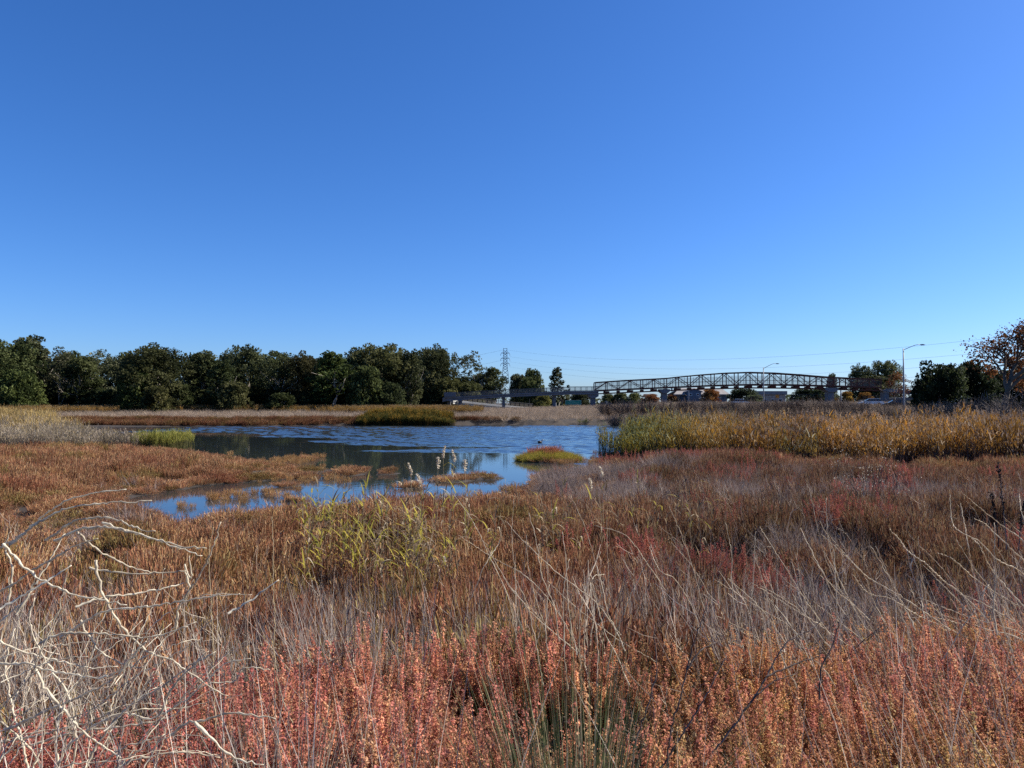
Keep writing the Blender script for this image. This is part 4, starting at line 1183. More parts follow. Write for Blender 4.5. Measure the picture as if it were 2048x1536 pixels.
def rail_run(par, P, step, hgt, mat, screen=True, off=0.):
    seg = [(P[i + 1] - P[i]).length for i in range(len(P) - 1)]
    tot = sum(seg); pts = []
    n = int(tot / step)
    for k in range(n + 1):
        s = tot * k / n; i = 0
        while i < len(seg) - 1 and s > seg[i]: s -= seg[i]; i += 1
        pts.append(P[i].lerp(P[i + 1], min(1, s / seg[i])) + Vector((0, off, 0)))
    for p in pts:
        local(MB().beam(tuple(p), tuple(p + Vector((0, 0, hgt))), .09).build('railing_post', mat), par)
    m1 = MB()
    for a, b in zip(pts[:-1], pts[1:]):
        m1.beam(tuple(a + Vector((0, 0, hgt))), tuple(b + Vector((0, 0, hgt))), .1, .1)
        m1.beam(tuple(a + Vector((0, 0, .15))), tuple(b + Vector((0, 0, .15))), .05, .05)
        if screen:
            q = [a + Vector((0, .06, .1)), b + Vector((0, .06, .1)), b + Vector((0, .06, hgt)), a + Vector((0, .06, hgt))]
            local(MB().add([tuple(z) for z in q], [[0, 1, 2, 3]]).build('screen_panel', M_SCREEN), par)
    local(m1.build('handrail', mat), par)
rail_run(rp, PT[:-1], 1.55, 1.15, M_DARKMETAL)
rail_run(rp, PT[:-1], 1.55, 1.15, M_DARKMETAL, off=WID - .2)
# solid pale panel at the turn
a, b = at(888.5, 794, 186.8), at(912, 793.6, 187.3)
local(MB().beam(tuple(a + Vector((0, -.2, .62))), tuple(b + Vector((0, -.2, .62))), .06, 1.15).build('parapet_panel', M_CONC), rp)
LT = [(906, 801.5, 192.), (930, 803.3, 195), (1008, 811.8, 204.5), (1066, 816.5, 212)]
LP = [at(u, v, d) for u, v, d in LT]
ml, mlp = MB(), MB()
for a, b in zip(LP[:-1], LP[1:]):
    ml.beam(tuple(a + Vector((0, 1.6, -.25))), tuple(b + Vector((0, 1.6, -.25))), 3.2, .5)
    for dz in (-.05, -.62):
        mlp.beam(tuple(a + Vector((0, -.1, dz))), tuple(b + Vector((0, -.1, dz))), .12, .38)
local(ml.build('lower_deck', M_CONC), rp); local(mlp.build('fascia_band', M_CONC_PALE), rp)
rail_run(rp, [p + Vector((0, 0, .1)) for p in LP], 1.7, 1.15, M_DARKMETAL)
for u, v0, vc, cw, kw, d in [(919.5, 800.2, 802.5, 6.6, 8, 187.5), (1007, 795, 797.5, 6, 8, 190.5), (1109, 790.2, 792.5, 6, 8, 193.8), (1187, 788.5, 796, 9, 21, 195)]:
    pier(rp, u, d, v0, vc, cw, kw, M_CONC)
pier(rp, 897, 189, 803.2, 805, 6, 7, M_CONC)
# ramp on the right, mostly behind shrubs
rr = empty('concrete_ramp', (bx(1778), BY, 0))
tag(rr, 'shaded concrete ramp descending behind trees right of the truss bridge', 'ramp')
QP = [at(1778, 777, 195), at(1830, 782, 193), at(1880, 788, 191)]
QL = [at(1880, 793, 199), at(1790, 796, 200), at(1726, 801, 201)]
for P_, nm in ((QP, 'deck'), (QL, 'lower_deck')):
    m_ = MB()
    for a, b in zip(P_[:-1], P_[1:]): m_.beam(tuple(a + Vector((0, 1.6, -.4))), tuple(b + Vector((0, 1.6, -.4))), 3.2, .9)
    local(m_.build(nm, M_CONC), rr)
    rail_run(rr, P_, 1.7, 1.15, M_DARKMETAL)
pier(rr, 1776, 195, 779, 782, 9, 18, M_CONC)
# long rail of the approach on the far side of the road
fr = empty('guard_rail', tuple(at(1489, 801, 215)))
tag(fr, 'dark railing climbing to the right under the middle of the truss', 'railing')
rail_run(fr, [at(1489, 800.5, 215), at(1545, 795.6, 215), at(1600, 793.6, 215), at(1655, 793.5, 215)], 1.9, .75, M_DARKMETAL, False)

# ================================================================ lamps, pylon, wires, signs
def lamp(u, vtop, d, lb, ux, vx, vhead=None):
    b = at(u, 806, d); zb = float(ground(np.array([b.x]), np.array([d]))[0])
    e = empty('street_lamp', (b.x, d, zb)); tag(e, lb, 'street lamp', 'cobra head street lamps along the road')
    H = at(u, vtop, d).z - zb
    MB().tube([(0, 0, -.3), (0, 0, H * .5), (0, 0, H)], [.16 if d < 150 else .15, .125, .085], 10).build('pole', M_GALV, e, smooth=True)
    MB().tube([(0, 0, 0), (0, 0, .45)], [.27, .24], 10).build('base', M_GALV, e)
    tip = at(ux, vx, d) - e.location
    P = [(0, 0, H - .25), (tip.x * .33, 0, H - .25 + (tip.z - H + .25) * .45), (tip.x * .66, 0, H - .25 + (tip.z - H + .25) * .86), (tip.x * .82, 0, tip.z - .02), (tip.x, 0, tip.z)]
    MB().tube(P, [.06, .055, .05, .045, .045], 6).build('arm', M_GALV, e, smooth=True)
    h = MB()
    L = .95
    x0 = tip.x - .15
    sec = [(x0, .10, .10), (x0 + .25, .28, .16), (x0 + .6, .32, .15), (x0 + L, .20, .06)]
    V_ = []
    for x, w, hh in sec: V_ += [(x, -w / 2, tip.z - .09), (x, w / 2, tip.z - .09), (x, w * .4, tip.z - .09 + hh), (x, -w * .4, tip.z - .09 + hh)]
    Q_ = [[0, 3, 2, 1], [12, 13, 14, 15]]
    for k in range(3):
        for j in range(4): Q_.append([k * 4 + j, k * 4 + (j + 1) % 4, k * 4 + 4 + (j + 1) % 4, k * 4 + 4 + j])
    ho = h.add(V_, Q_).build('lamp_head', M_GALV, e)
    MB().box((x0 + .52, 0, tip.z - .125), (.46, .24, .06)).build('lens', M_GLASS, ho)
lamp(1808, 697, 125, 'tall grey street lamp right of the bridge, standing among shrubs', 1841, 689)
lamp(1527.5, 735, 180, 'thin street lamp in front of the middle of the truss bridge', 1552, 727)

def pylon():
    d = 480.
    c = at(1010.5, 806, d)
    e = empty('power_pylon', (c.x, d, 1.2)); tag(e, 'grey steel lattice power pylon rising behind the trees', 'pylon')
    k = d / F
    zz = lambda v: at(1010.5, v, d).z - 1.2
    lv = [(0, 13 * k * 1.15), (zz(764), 7.2 * k), (zz(750), 6.0 * k), (zz(741), 4.9 * k), (zz(731), 4.0 * k), (zz(727), 3.6 * k), (zz(716.5), 3.6 * k), (zz(706.3), 3.6 * k), (zz(700), 3.4 * k), (zz(696.5), 3.4 * k)]
    cor = lambda z, w: [(-w, -w, z), (w, -w, z), (w, w, z), (-w, w, z)]
    for j in range(4):
        m_ = MB()
        for (z0, w0), (z1, w1) in zip(lv[:-1], lv[1:]): m_.beam(cor(z0, w0)[j], cor(z1, w1)[j], .26)
        m_.build('leg', M_LATTICE, e)
    m_ = MB()
    for i, ((z0, w0), (z1, w1)) in enumerate(zip(lv[:-2], lv[1:-1])):
        n = 3 if i == 0 else 2 if z1 - z0 > 3 else 1
        for q in range(n):
            a0, a1 = q / n, (q + 1) / n
            A, B = cor(z0 + (z1 - z0) * a0, w0 + (w1 - w0) * a0), cor(z0 + (z1 - z0) * a1, w0 + (w1 - w0) * a1)
            for j in range(4):
                m_.beam(A[j], B[(j + 1) % 4], .16); m_.beam(A[(j + 1) % 4], B[j], .16)
    m_.build('cross_bracing', M_LATTICE, e)
    for v in (706.3, 717, 727.5):
        a = MB(); z = zz(v); L = 8.2 * k
        a.beam((-L, 0, z), (L, 0, z), .26); a.beam((-L, 0, z), (-3.5 * k, 0, z + 1.1), .16); a.beam((L, 0, z), (3.5 * k, 0, z + 1.1), .16)
        ao = a.build('cross_arm', M_LATTICE, e)
        for s in (-1, 1):
            MB().tube([(s * L, 0, z), (s * (L + .35), 0, z - 1.0), (s * (L + .3), 0, z - 1.7)], [.12, .14, .1], 5).build('insulator', M_LATTICE, ao)
    MB().beam((-3.4 * k, 0, zz(697)), (3.4 * k, 0, zz(697)), .22).build('top_beam', M_LATTICE, e)
pylon()
for zA, sg, r_, lb in [(37.6, 8.8, .028, 'topmost thin power line dipping from the pylon to the right'), (33.2, 8.6, .026, 'second power line below the topmost one, right of the pylon'),
                       (29.9, 8.4, .026, 'third power line from the top, right of the pylon'), (26.6, 8.2, .026, 'lowest power line just above the truss bridge')]:
    A, B = Vector((at(1013 if zA > 36 else 1018.5, 700, 480).x, 480, zA)), Vector((172, 200, 25.7 - (37.6 - zA)))
    P = [A.lerp(B, t) - Vector((0, 0, sg * 4 * t * (1 - t))) for t in np.linspace(0, 1, 41)]
    tag(MB().tube([tuple(p) for p in P], r_, 4).build('power_line', M_WIRE), lb, 'power line', 'power lines strung from the pylon')
for zA, lb in [(37.6, 'upper faint power line left of the pylon'), (31, 'lower faint power line left of the pylon')]:
    A, B = Vector((at(1008, 700, 480).x, 480, zA)), Vector((-190, 560, zA))
    P = [A.lerp(B, t) - Vector((0, 0, 9 * 4 * t * (1 - t))) for t in np.linspace(0, 1, 31)]
    tag(MB().tube([tuple(p) for p in P], .035, 4).build('power_line', M_WIRE), lb, 'power line', 'power lines strung from the pylon')

# green road sign under the ramp, its lettering only pale marks at this distance
d = 222.
g0, g1 = at(1130.5, 800.5, d), at(1162.5, 809.6, d)
e = empty('road_sign', ((g0.x + g1.x) / 2, d, 1.2)); tag(e, 'wide green road sign with pale lettering seen under the ramp', 'road sign')
w, zc, hh = g1.x - g0.x, (g0.z + g1.z) / 2 - 1.2, g0.z - g1.z
MB().box((0, 0, zc), (w, .08, hh)).build('panel', M_SIGNGREEN, e)
b_ = MB()
for s in (-1, 1): b_.box((0, -.045, zc + s * (hh / 2 - .05)), (w, .02, .05)); b_.box((s * (w / 2 - .05), -.045, zc), (.05, .02, hh - .2))
b_.build('border', M_SIGNWHITE, e)
mk = MB(); rng = np.random.default_rng(4)
for row, (x0, x1) in enumerate([(-.22, .05), (-.36, .38), (-.30, .40)]):
    x = x0 * w
    while x < x1 * w:
        l = rng.uniform(.06, .16); mk.box((x, -.047, zc + (.26 - .26 * row) * hh + rng.uniform(-.03, .03)), (l, .012, rng.uniform(.10, .26))); x += l + rng.uniform(.05, .16)
mk.build('lettering', hardmat('faded_lettering', (.16, .38, .30), .5, 0, .1, 2), e)['kind'] = 'stuff'
for s in (-1, 1): MB().box((s * w * .36, .12, zc / 2), (.14, .14, zc + hh * .8)).build('post', M_GALV, e)
e = empty('orange_sign', tuple(at(1124.5, 806, 221))); e.location.z = 1.2; tag(e, 'small orange sign on a post just left of the green road sign', 'sign')
z = at(1124.5, 801.5, 221).z - 1.2
MB().box((0, 0, z), (.75, .05, .8)).build('panel', hardmat('brown_orange_sign', (.16, .085, .035), .6, 0, .1, 2), e); MB().box((0, .06, z / 2), (.09, .07, z)).build('post', M_GALV, e)
e = empty('warning_sign', tuple(at(1554.5, 800, 205))); e.location.z = 1.6; tag(e, 'small amber warning panel on the dark railing under the truss', 'sign')
z = at(1554.5, 793, 205).z - 1.6
MB().box((0, 0, z), (.9, .05, .85)).build('panel', M_SIGNORANGE, e); MB().box((0, .06, z / 2), (.09, .07, z)).build('post', M_GALV, e)
for u, v, d, w_, lb, mt in [(1682, 779, 215, .34, 'pale round post right of the right bridge pier', M_GALV), (1377.5, 771, 255, .22, 'grey utility pole in front of the house', M_GALV), (1112, 806, 192, .16, 'short pale marker post beside a ramp pier', M_CONC_PALE), (1059, 799, 205, .12, 'thin dark post at the end of the lower ramp', M_DARKMETAL)]:
    b = at(u, 806, d); H = at(u, v, d).z - 1.0
    e = empty('roadside_post', (b.x, d, 1.0)); tag(e, lb, 'post')
    MB().tube([(0, 0, 0), (0, 0, max(.9, H))], [w_ / 2 * 1.1, w_ / 2], 8).build('pole', mt, e); MB().tube([(0, 0, max(.9, H)), (0, 0, max(.9, H) + .08)], [w_ / 2 * 1.25, w_ / 2], 8).build('cap', mt, e)
# little equipment cabinets beside the right ramp pier
for u, w_, h_, lb in [(1205, 1.1, 1.9, 'grey metal cabinet right of the last ramp pier'), (1213, .5, 2.4, 'narrow pale cabinet between two grey ones'), (1220, 1.0, 1.9, 'dark grey cabinet, right of the narrow pale one')]:
    b = at(u, 806, 203); e = empty('utility_cabinet', (b.x, 203, 1.2)); tag(e, lb, 'cabinet')
    MB().box((0, 0, h_ / 2), (w_, .7, h_)).build('body', M_WALLBLUE if w_ > .8 else M_GALV, e); MB().box((0, -.365, h_ * .52), (w_ * .82, .03, h_ * .8)).build('door', M_CONC if w_ > .8 else M_CONC_PALE, e)

# ================================================================ houses
def house():
    d = 300.
    f = d / F
    x = lambda u: at(u, 806, d).x
    z = lambda v: at(1024, v, d).z
    e = empty('house', (x(1400), d, 1.2)); tag(e, 'slate blue house with a long grey gabled roof beyond the bridge', 'house')
    ox = x(1400)
    L = lambda u: x(u) - ox
    h = lambda v: z(v) - 1.2
    MB().box(((L(1362) + L(1455)) / 2, 6, h(789) / 2), (L(1455) - L(1362), 11, h(789))).build('wall', M_WALLBLUE, e)
    MB().box((L(1356), 5, h(790) / 2), (L(1366) - L(1347), 7, h(790))).build('wall', M_WALLTAN, e)
    def gable(u0, u1, ur0, ur1, ve, vr, y0, y1):
        V_ = [(L(u0), y0, h(ve)), (L(u1), y0, h(ve)), (L(ur1), (y0 + y1) / 2, h(vr)), (L(ur0), (y0 + y1) / 2, h(vr)), (L(u0), y1, h(ve)), (L(u1), y1, h(ve))]
        V2 = [(a, b, c - .35) for a, b, c in V_]
        return MB().add(V_ + V2, [[0, 1, 2, 3], [3, 2, 5, 4], [6, 9, 8, 7], [9, 10, 11, 8], [0, 6, 7, 1], [4, 5, 11, 10], [0, 3, 9, 6], [3, 4, 10, 9], [1, 7, 8, 2], [2, 8, 11, 5]])
    gable(1346, 1458, 1366, 1451, 788.5, 775.5, -1.2, 13).build('roof', M_ROOF, e)
    # front gable over the entrance
    V_ = [(L(1369), -2.2, h(783)), (L(1403), -2.2, h(783)), (L(1386), -2.2, h(777)), (L(1369), 4, h(783)), (L(1403), 4, h(783)), (L(1386), 4, h(777))]
    V2 = [(a, b, c - .4) for a, b, c in V_]
    MB().add(V_ + V2, [[0, 2, 5, 3], [2, 1, 4, 5], [6, 9, 11, 8], [8, 11, 10, 7], [0, 6, 8, 2], [2, 8, 7, 1], [0, 3, 9, 6], [1, 7, 10, 4]]).build('porch_roof', M_CONC, e)
    MB().box((L(1386), .6, h(784) / 2), (L(1400) - L(1372), 5.2, h(784))).build('porch_wall', M_WALLBLUE, e)
    MB().add([(L(1372), -2.05, h(784)), (L(1400), -2.05, h(784)), (L(1386), -2.05, h(778.4))], None, [[0, 1, 2]]).build('gable_wall', M_WALLBLUE, e)
    MB().add([(L(1394), -2.6, h(797)), (L(1408), -2.6, h(794)), (L(1412), -2.6, h(797)), (L(1394), 1, h(796)), (L(1408), 1, h(793)), (L(1412), 1, h(796))], [[0, 1, 4, 3], [1, 2, 5, 4]], [[0, 2, 1], [3, 4, 5]]).build('awning', M_CONC_PALE, e)
    for u in (1379, 1393): 
        w_ = MB().box((L(u), -2.06, h(789)), (1.1, .08, 1.0)).build('window', M_WHITE, e); MB().box((L(u), -2.11, h(789)), (.85, .05, .75)).build('pane', M_GLASS, w_)
    for u in (1424, 1440):
        w_ = MB().box((L(u), .46, h(793)), (1.2, .08, 1.1)).build('window', M_WHITE, e); MB().box((L(u), .41, h(793)), (.95, .05, .85)).build('pane', M_GLASS, w_)
    MB().box((L(1350), 6, h(778.5)), (.6, .6, 1.6)).build('chimney', M_WALLTAN, e)
house()
d = 320.
e = empty('low_building', tuple(at(1545, 806, d))); e.location.z = 1.2; tag(e, 'low building with a flat grey roof seen under the middle of the truss', 'building')
wz = at(0, 789, d).z - 1.2; ww = at(1576, 800, d).x - at(1524, 800, d).x
MB().box((0, 5, wz / 2), (ww, 10, wz)).build('wall', M_WALLTAN, e); MB().box((0, 5, wz + .75), (ww + 1.2, 11.2, 1.5)).build('roof', M_ROOF, e)
for k in (-.3, 0, .3):
    w_ = MB().box((k * ww, -.04, wz * .55), (1.4, .06, 1.1)).build('window', M_WHITE, e); MB().box((k * ww, -.09, wz * .55), (1.15, .05, .85)).build('pane', M_GLASS, w_)

# ================================================================ road and cars
mb = MB()
xs = np.linspace(14, 190, 60)
for a, b in zip(xs[:-1], xs[1:]):
    f_ = lambda x: 168 - (x - 14) * .34
    mb.add([(a, f_(a), 2.02), (b, f_(b), 2.02), (b, f_(b) + 9, 2.02), (a, f_(a) + 9, 2.02), (a, f_(a), 1.2), (b, f_(b), 1.2)], [[0, 1, 2, 3], [4, 5, 1, 0]])
tag(mb.build('road', M_ASPHALT), 'asphalt road passing under the truss bridge', kind='structure')
def car(u, d, lb, paint, flip=False, zr=2.03):
    p = at(u, 806, d); e = empty('car', (p.x, d, zr), (math.pi if flip else 0) - .32); tag(e, lb, 'car', 'cars on the road under the bridge')
    sec = [(-2.2, .62, .78), (-2.1, .50, .95), (-1.2, .45, 1.0), (.9, .42, .98), (1.9, .45, .80), (2.2, .55, .62)]
    m_ = MB(); V_ = []
    for x, z0, z1 in sec: V_ += [(x, -.86, z0), (x, .86, z0), (x, .84, z1), (x, -.84, z1)]
    Q_ = [[0, 3, 2, 1], [20, 21, 22, 23]]
    for k in range(5):
        for j in range(4): Q_.append([k * 4 + j, k * 4 + (j + 1) % 4, k * 4 + 4 + (j + 1) % 4, k * 4 + 4 + j])
    m_.add(V_, Q_); m_.build('body', paint, e, smooth=False)
    c_ = [(-1.9, .97, -1.35, 1.44), (1.15, .97, .35, 1.44)]
    V_ = [(-1.9, -.78, .96), (1.15, -.78, .96), (1.15, .78, .96), (-1.9, .78, .96), (-1.35, -.62, 1.42), (.3, -.62, 1.42), (.3, .62, 1.42), (-1.35, .62, 1.42)]
    MB().add(V_, [[0, 1, 5, 4], [1, 2, 6, 5], [2, 3, 7, 6], [3, 0, 4, 7]]).build('window_band', M_GLASS, e)
    MB().box((-.52, 0, 1.45), (1.75, 1.28, .07)).build('roof', paint, e)
    for x in (-1.35, 1.38):
        for y in (-.80, .80):
            th = np.linspace(0, 2 * math.pi, 13)[:-1]
            V_ = [(x + .33 * math.cos(t), y + s, .33 + .33 * math.sin(t)) for s in (-.1, .1) for t in th]
            w_ = MB().add(V_, [[i, (i + 1) % 12, 12 + (i + 1) % 12, 12 + i] for i in range(12)], [[0, i, i + 1] for i in range(1, 11)] + [[12, 12 + i + 1, 12 + i] for i in range(1, 11)]).build('wheel', M_TYRE, e)
    for y in (-.62, .62):
        MB().box((2.12, y, .70), (.14, .34, .16)).build('headlight', M_LAMP, e)
car(1484, 152, 'white car half hidden by shrubs left of the second lamp', M_WHITE, zr=2.35)
car(1741, 137, 'white car half hidden by shrubs under the right ramp', M_WHITE, True, zr=2.35)
car(1790, 130, 'dark car with a bright headlight just left of the big street lamp', M_CARDARK, True, zr=2.1)
car(1879, 118, 'white car half hidden under the trunks of the dark evergreens', M_WHITE, True, zr=2.25)

# ================================================================ coot on the water
cx, cy = on(1079.5, 886.5)
e = empty('coot', (cx, cy, 0), .5); tag(e, 'small black waterbird swimming on the ruffled open water', 'bird')
th = np.linspace(0, 1, 9)
body = [(-.20 + .40 * t, 0, .05 + .05 * math.sin(math.pi * t) + (.05 if t < .15 else 0)) for t in th]
rad = [.015, .05, .085, .10, .105, .095, .075, .05, .03]
m_ = MB(); m_.tube(body, rad, 10)
m_.tube([(.14, 0, .09), (.19, 0, .16), (.20, 0, .22), (.23, 0, .25), (.265, 0, .245)], [.05, .035, .034, .045, .022], 8)
m_.build('body', M_COOT, e, smooth=True)
MB().tube([(.262, 0, .245), (.31, 0, .235)], [.016, .004], 6).build('beak', M_WHITE, e)

# ================================================================ single plants in the foreground
M_STRAW = plantmat('straw_stalk', [(0, (.20, .165, .13)), (.35, (.42, .35, .26)), (.7, (.58, .50, .38)), (1, (.66, .60, .47))], trans=.45, tint=None, rough=.8)
M_STRAWB = plantmat('cream_stalk', [(0, (.22, .19, .15)), (.3, (.46, .39, .29)), (.7, (.70, .62, .47)), (1, (.80, .73, .58))], trans=.4, tint=None, rough=.8)
M_DARKSTALK = plantmat('dark_stalk', [(0, (.035, .026, .024)), (.6, (.075, .055, .048)), (1, (.20, .16, .13))], trans=0, tint=None)
M_RSTEM = plantmat('reed_stem', [(0, (.16, .12, .09)), (.5, (.30, .24, .16)), (1, (.40, .30, .16))], trans=0, tint=None)
M_RLEAFY = plantmat('yellow_reed_leaf', [(0, (.20, .19, .035)), (.5, (.36, .30, .05)), (1, (.48, .36, .07))], trans=.4, tint=None)
M_RLEAFT = plantmat('tan_reed_leaf', [(0, (.12, .085, .055)), (.5, (.24, .175, .105)), (1, (.50, .41, .28))], trans=.3, tint=None)
M_PLUME = plantmat('seed_plume', [(0, (.50, .42, .30)), (1, (.78, .70, .56))], trans=.3, tint=None)

def smooth_path(P, step):
    P = np.asarray(P, float)
    if len(P) < 3: P = np.array([P[0], (P[0] + P[-1]) / 2, P[-1]])
    Q = np.vstack([2 * P[0] - P[1], P, 2 * P[-1] - P[-2]])
    out = []
    for i in range(1, len(Q) - 2):
        n = max(2, int(np.linalg.norm(Q[i + 1] - Q[i]) / step))
        for t in np.arange(n) / n:
            a, b, c, d_ = Q[i - 1], Q[i], Q[i + 1], Q[i + 2]
            out.append(.5 * ((2 * b) + (c - a) * t + (2 * a - 5 * b + 4 * c - d_) * t ** 2 + (3 * b - a - 3 * c + d_) * t ** 3))
    out.append(Q[-2])
    return np.array(out)

def stalk_mesh(P, r0, r1, rng, bump=.45, step=.011, k=5, twist=.0016):
    """a dead stalk: tapering, knobbly with the remains of seed pods on alternating sides"""
    S_ = smooth_path(P, step)
    n = len(S_)
    r = np.linspace(r0, r1, n) * (1 + bump * (rng.random(n) - .4) * (np.arange(n) % 2 * 2 - 1))
    S_ = S_ + rng.normal(0, twist, S_.shape) + np.cumsum(rng.normal(0, twist * .4, S_.shape), 0)
    m_ = MB().tube(S_, np.maximum(r, .0006), k)
    m_.R[-1] = np.repeat(np.clip(rng.random() * .4 + .2 + .5 * rng.random(n), 0, 1), k).astype(np.float32)
    return m_

def stalk_plant(name, label, cat, root, branches, mat, rng, r0=.0036, r1=.0016, part='branch', nthick=0, thick=1.4, **kw):
    """branches: lists of (u, v, depth) read off the photograph; root: the point all of them spring from"""
    e = empty(name, tuple(root)); tag(e, label, cat)
    for b in branches:
        P = [np.array(at(u, v, d)) - np.array(root) for u, v, d in b]
        f_ = thick if len(e.children) < nthick else .62 if nthick else 1.0
        o = stalk_mesh(P, r0 * f_, r1 * f_, rng, **kw).build(part, mat, e, smooth=True)
    return e

RB = np.random.default_rng(31)
# -- pale dry bush at the lower left
LB = [
    [(-60, 1130), (0, 1096), (51, 1062), (92, 1028), (137, 997), (188, 983), (246, 978)],
    [(20, 1090), (68, 1052), (96, 1036), (137, 1017), (191, 1007), (307, 1000)],
    [(92, 1082), (144, 1045), (191, 1036), (232, 1038), (273, 1055), (311, 1062)],
    [(110, 1080), (171, 1055), (222, 1055), (290, 1070), (359, 1091), (417, 1098)],
    [(205, 1045), (273, 1069), (342, 1094), (407, 1115)],
    [(154, 1064), (191, 1096), (246, 1127), (304, 1147)],
    [(349, 1260), (362, 1209), (403, 1151), (427, 1096), (444, 1041)],
    [(-40, 1215), (0, 1185), (68, 1140), (147, 1096), (191, 1079)],
    [(7, 1089), (48, 1134), (89, 1164), (144, 1188), (202, 1202), (253, 1216)],
    [(-30, 1240), (0, 1219), (68, 1178), (147, 1130)],
    [(-20, 1262), (0, 1246), (34, 1215), (68, 1187)],
    [(191, 1120), (195, 1158), (209, 1203), (249, 1262), (287, 1297), (346, 1324), (410, 1370), (451, 1394)],
    [(150, 1215), (205, 1195), (260, 1190), (320, 1180), (366, 1168)],
    [(120, 1275), (205, 1226), (308, 1212), (400, 1196), (478, 1188)],
    [(455, 1229), (496, 1202), (560, 1159)],
    [(181, 1137), (273, 1147), (379, 1144)],
    [(-40, 1330), (0, 1328), (56, 1328), (117, 1345), (185, 1351), (214, 1353), (249, 1335), (290, 1290)],
    [(75, 1290), (120, 1268), (176, 1266), (229, 1268), (278, 1275), (316, 1272), (381, 1250)],
    [(-30, 1268), (0, 1285), (50, 1306), (117, 1324), (176, 1338), (234, 1337)],
    [(160, 1240), (176, 1271), (199, 1300), (240, 1324), (293, 1338)],
    [(319, 1432), (337, 1385), (375, 1341), (425, 1306)],
    [(10, 1460), (53, 1441), (111, 1414), (164, 1391), (223, 1362), (264, 1315), (293, 1282)],
    [(-40, 1500), (0, 1485), (59, 1476), (117, 1461), (190, 1440), (264, 1400), (311, 1353)],
    [(60, 1490), (158, 1464), (234, 1455), (311, 1444), (352, 1429), (381, 1394), (416, 1370), (466, 1367), (486, 1341), (542, 1344)],
    [(340, 1470), (381, 1444), (419, 1438), (457, 1426), (498, 1429), (554, 1436)],
    [(67, 1335), (97, 1388), (126, 1420), (152, 1450), (190, 1482), (243, 1517)],
    [(390, 1444), (425, 1479), (469, 1514), (527, 1527)],
    [(170, 1560), (229, 1504), (278, 1485), (330, 1470)],
    [(15, 1200), (22, 1140), (10, 1090), (20, 1060)],
    [(30, 1230), (75, 1160), (110, 1100), (124, 1070)],
    [(60, 1560), (40, 1470), (20, 1400), (10, 1330), (30, 1260)],
    [(120, 1560), (110, 1470), (130, 1400), (170, 1330), (200, 1260)],
    [(150, 1580), (190, 1500), (250, 1420), (330, 1370), (420, 1300)],
    [(100, 1580), (60, 1500), (0, 1440), (-50, 1390)],
    [(130, 1580), (150, 1500), (140, 1400), (90, 1320), (60, 1250), (70, 1200)],
    [(380, 1180), (368, 1130), (382, 1158), (378, 1110)],
    [(180, 1580), (260, 1520), (360, 1500), (440, 1510)],
    [(90, 1570), (150, 1480), (240, 1430), (300, 1440), (370, 1400), (450, 1330), (500, 1320)],
]
bl = []
for i, b in enumerate(LB):
    d0 = RB.uniform(1.95, 2.55); sl = RB.uniform(-.22, .22)
    bl.append([(u, v, d0 + sl * k / len(b)) for k, (u, v) in enumerate(b)])
for i in range(64):                                                   # the finer tangle behind
    u0, v0 = RB.uniform(-60, 300), RB.uniform(1330, 1600)
    a = math.radians(RB.uniform(5, 80)); L = RB.uniform(140, 360); d0 = RB.uniform(2.0, 2.8); cv = RB.normal(-.3, .6)
    pts = [(u0, v0, d0)]
    for k in range(4):
        u0 += math.cos(a) * L / 4; v0 -= math.sin(a) * L / 4; a += cv / 4 + RB.normal(0, .12); d0 += RB.uniform(-.05, .07)
        pts.append((u0, v0, d0))
    bl.append(pts)
gz = float(ground(np.array([-1.35]), np.array([2.3]))[0])
stalk_plant('dry_bush', 'large pale dead bush of knobbly arching stems at the lower left', 'bush', (-1.35, 2.3, gz), bl, M_STRAWB, RB, .0031, .0013, nthick=len(LB), thick=1.34, bump=.7)

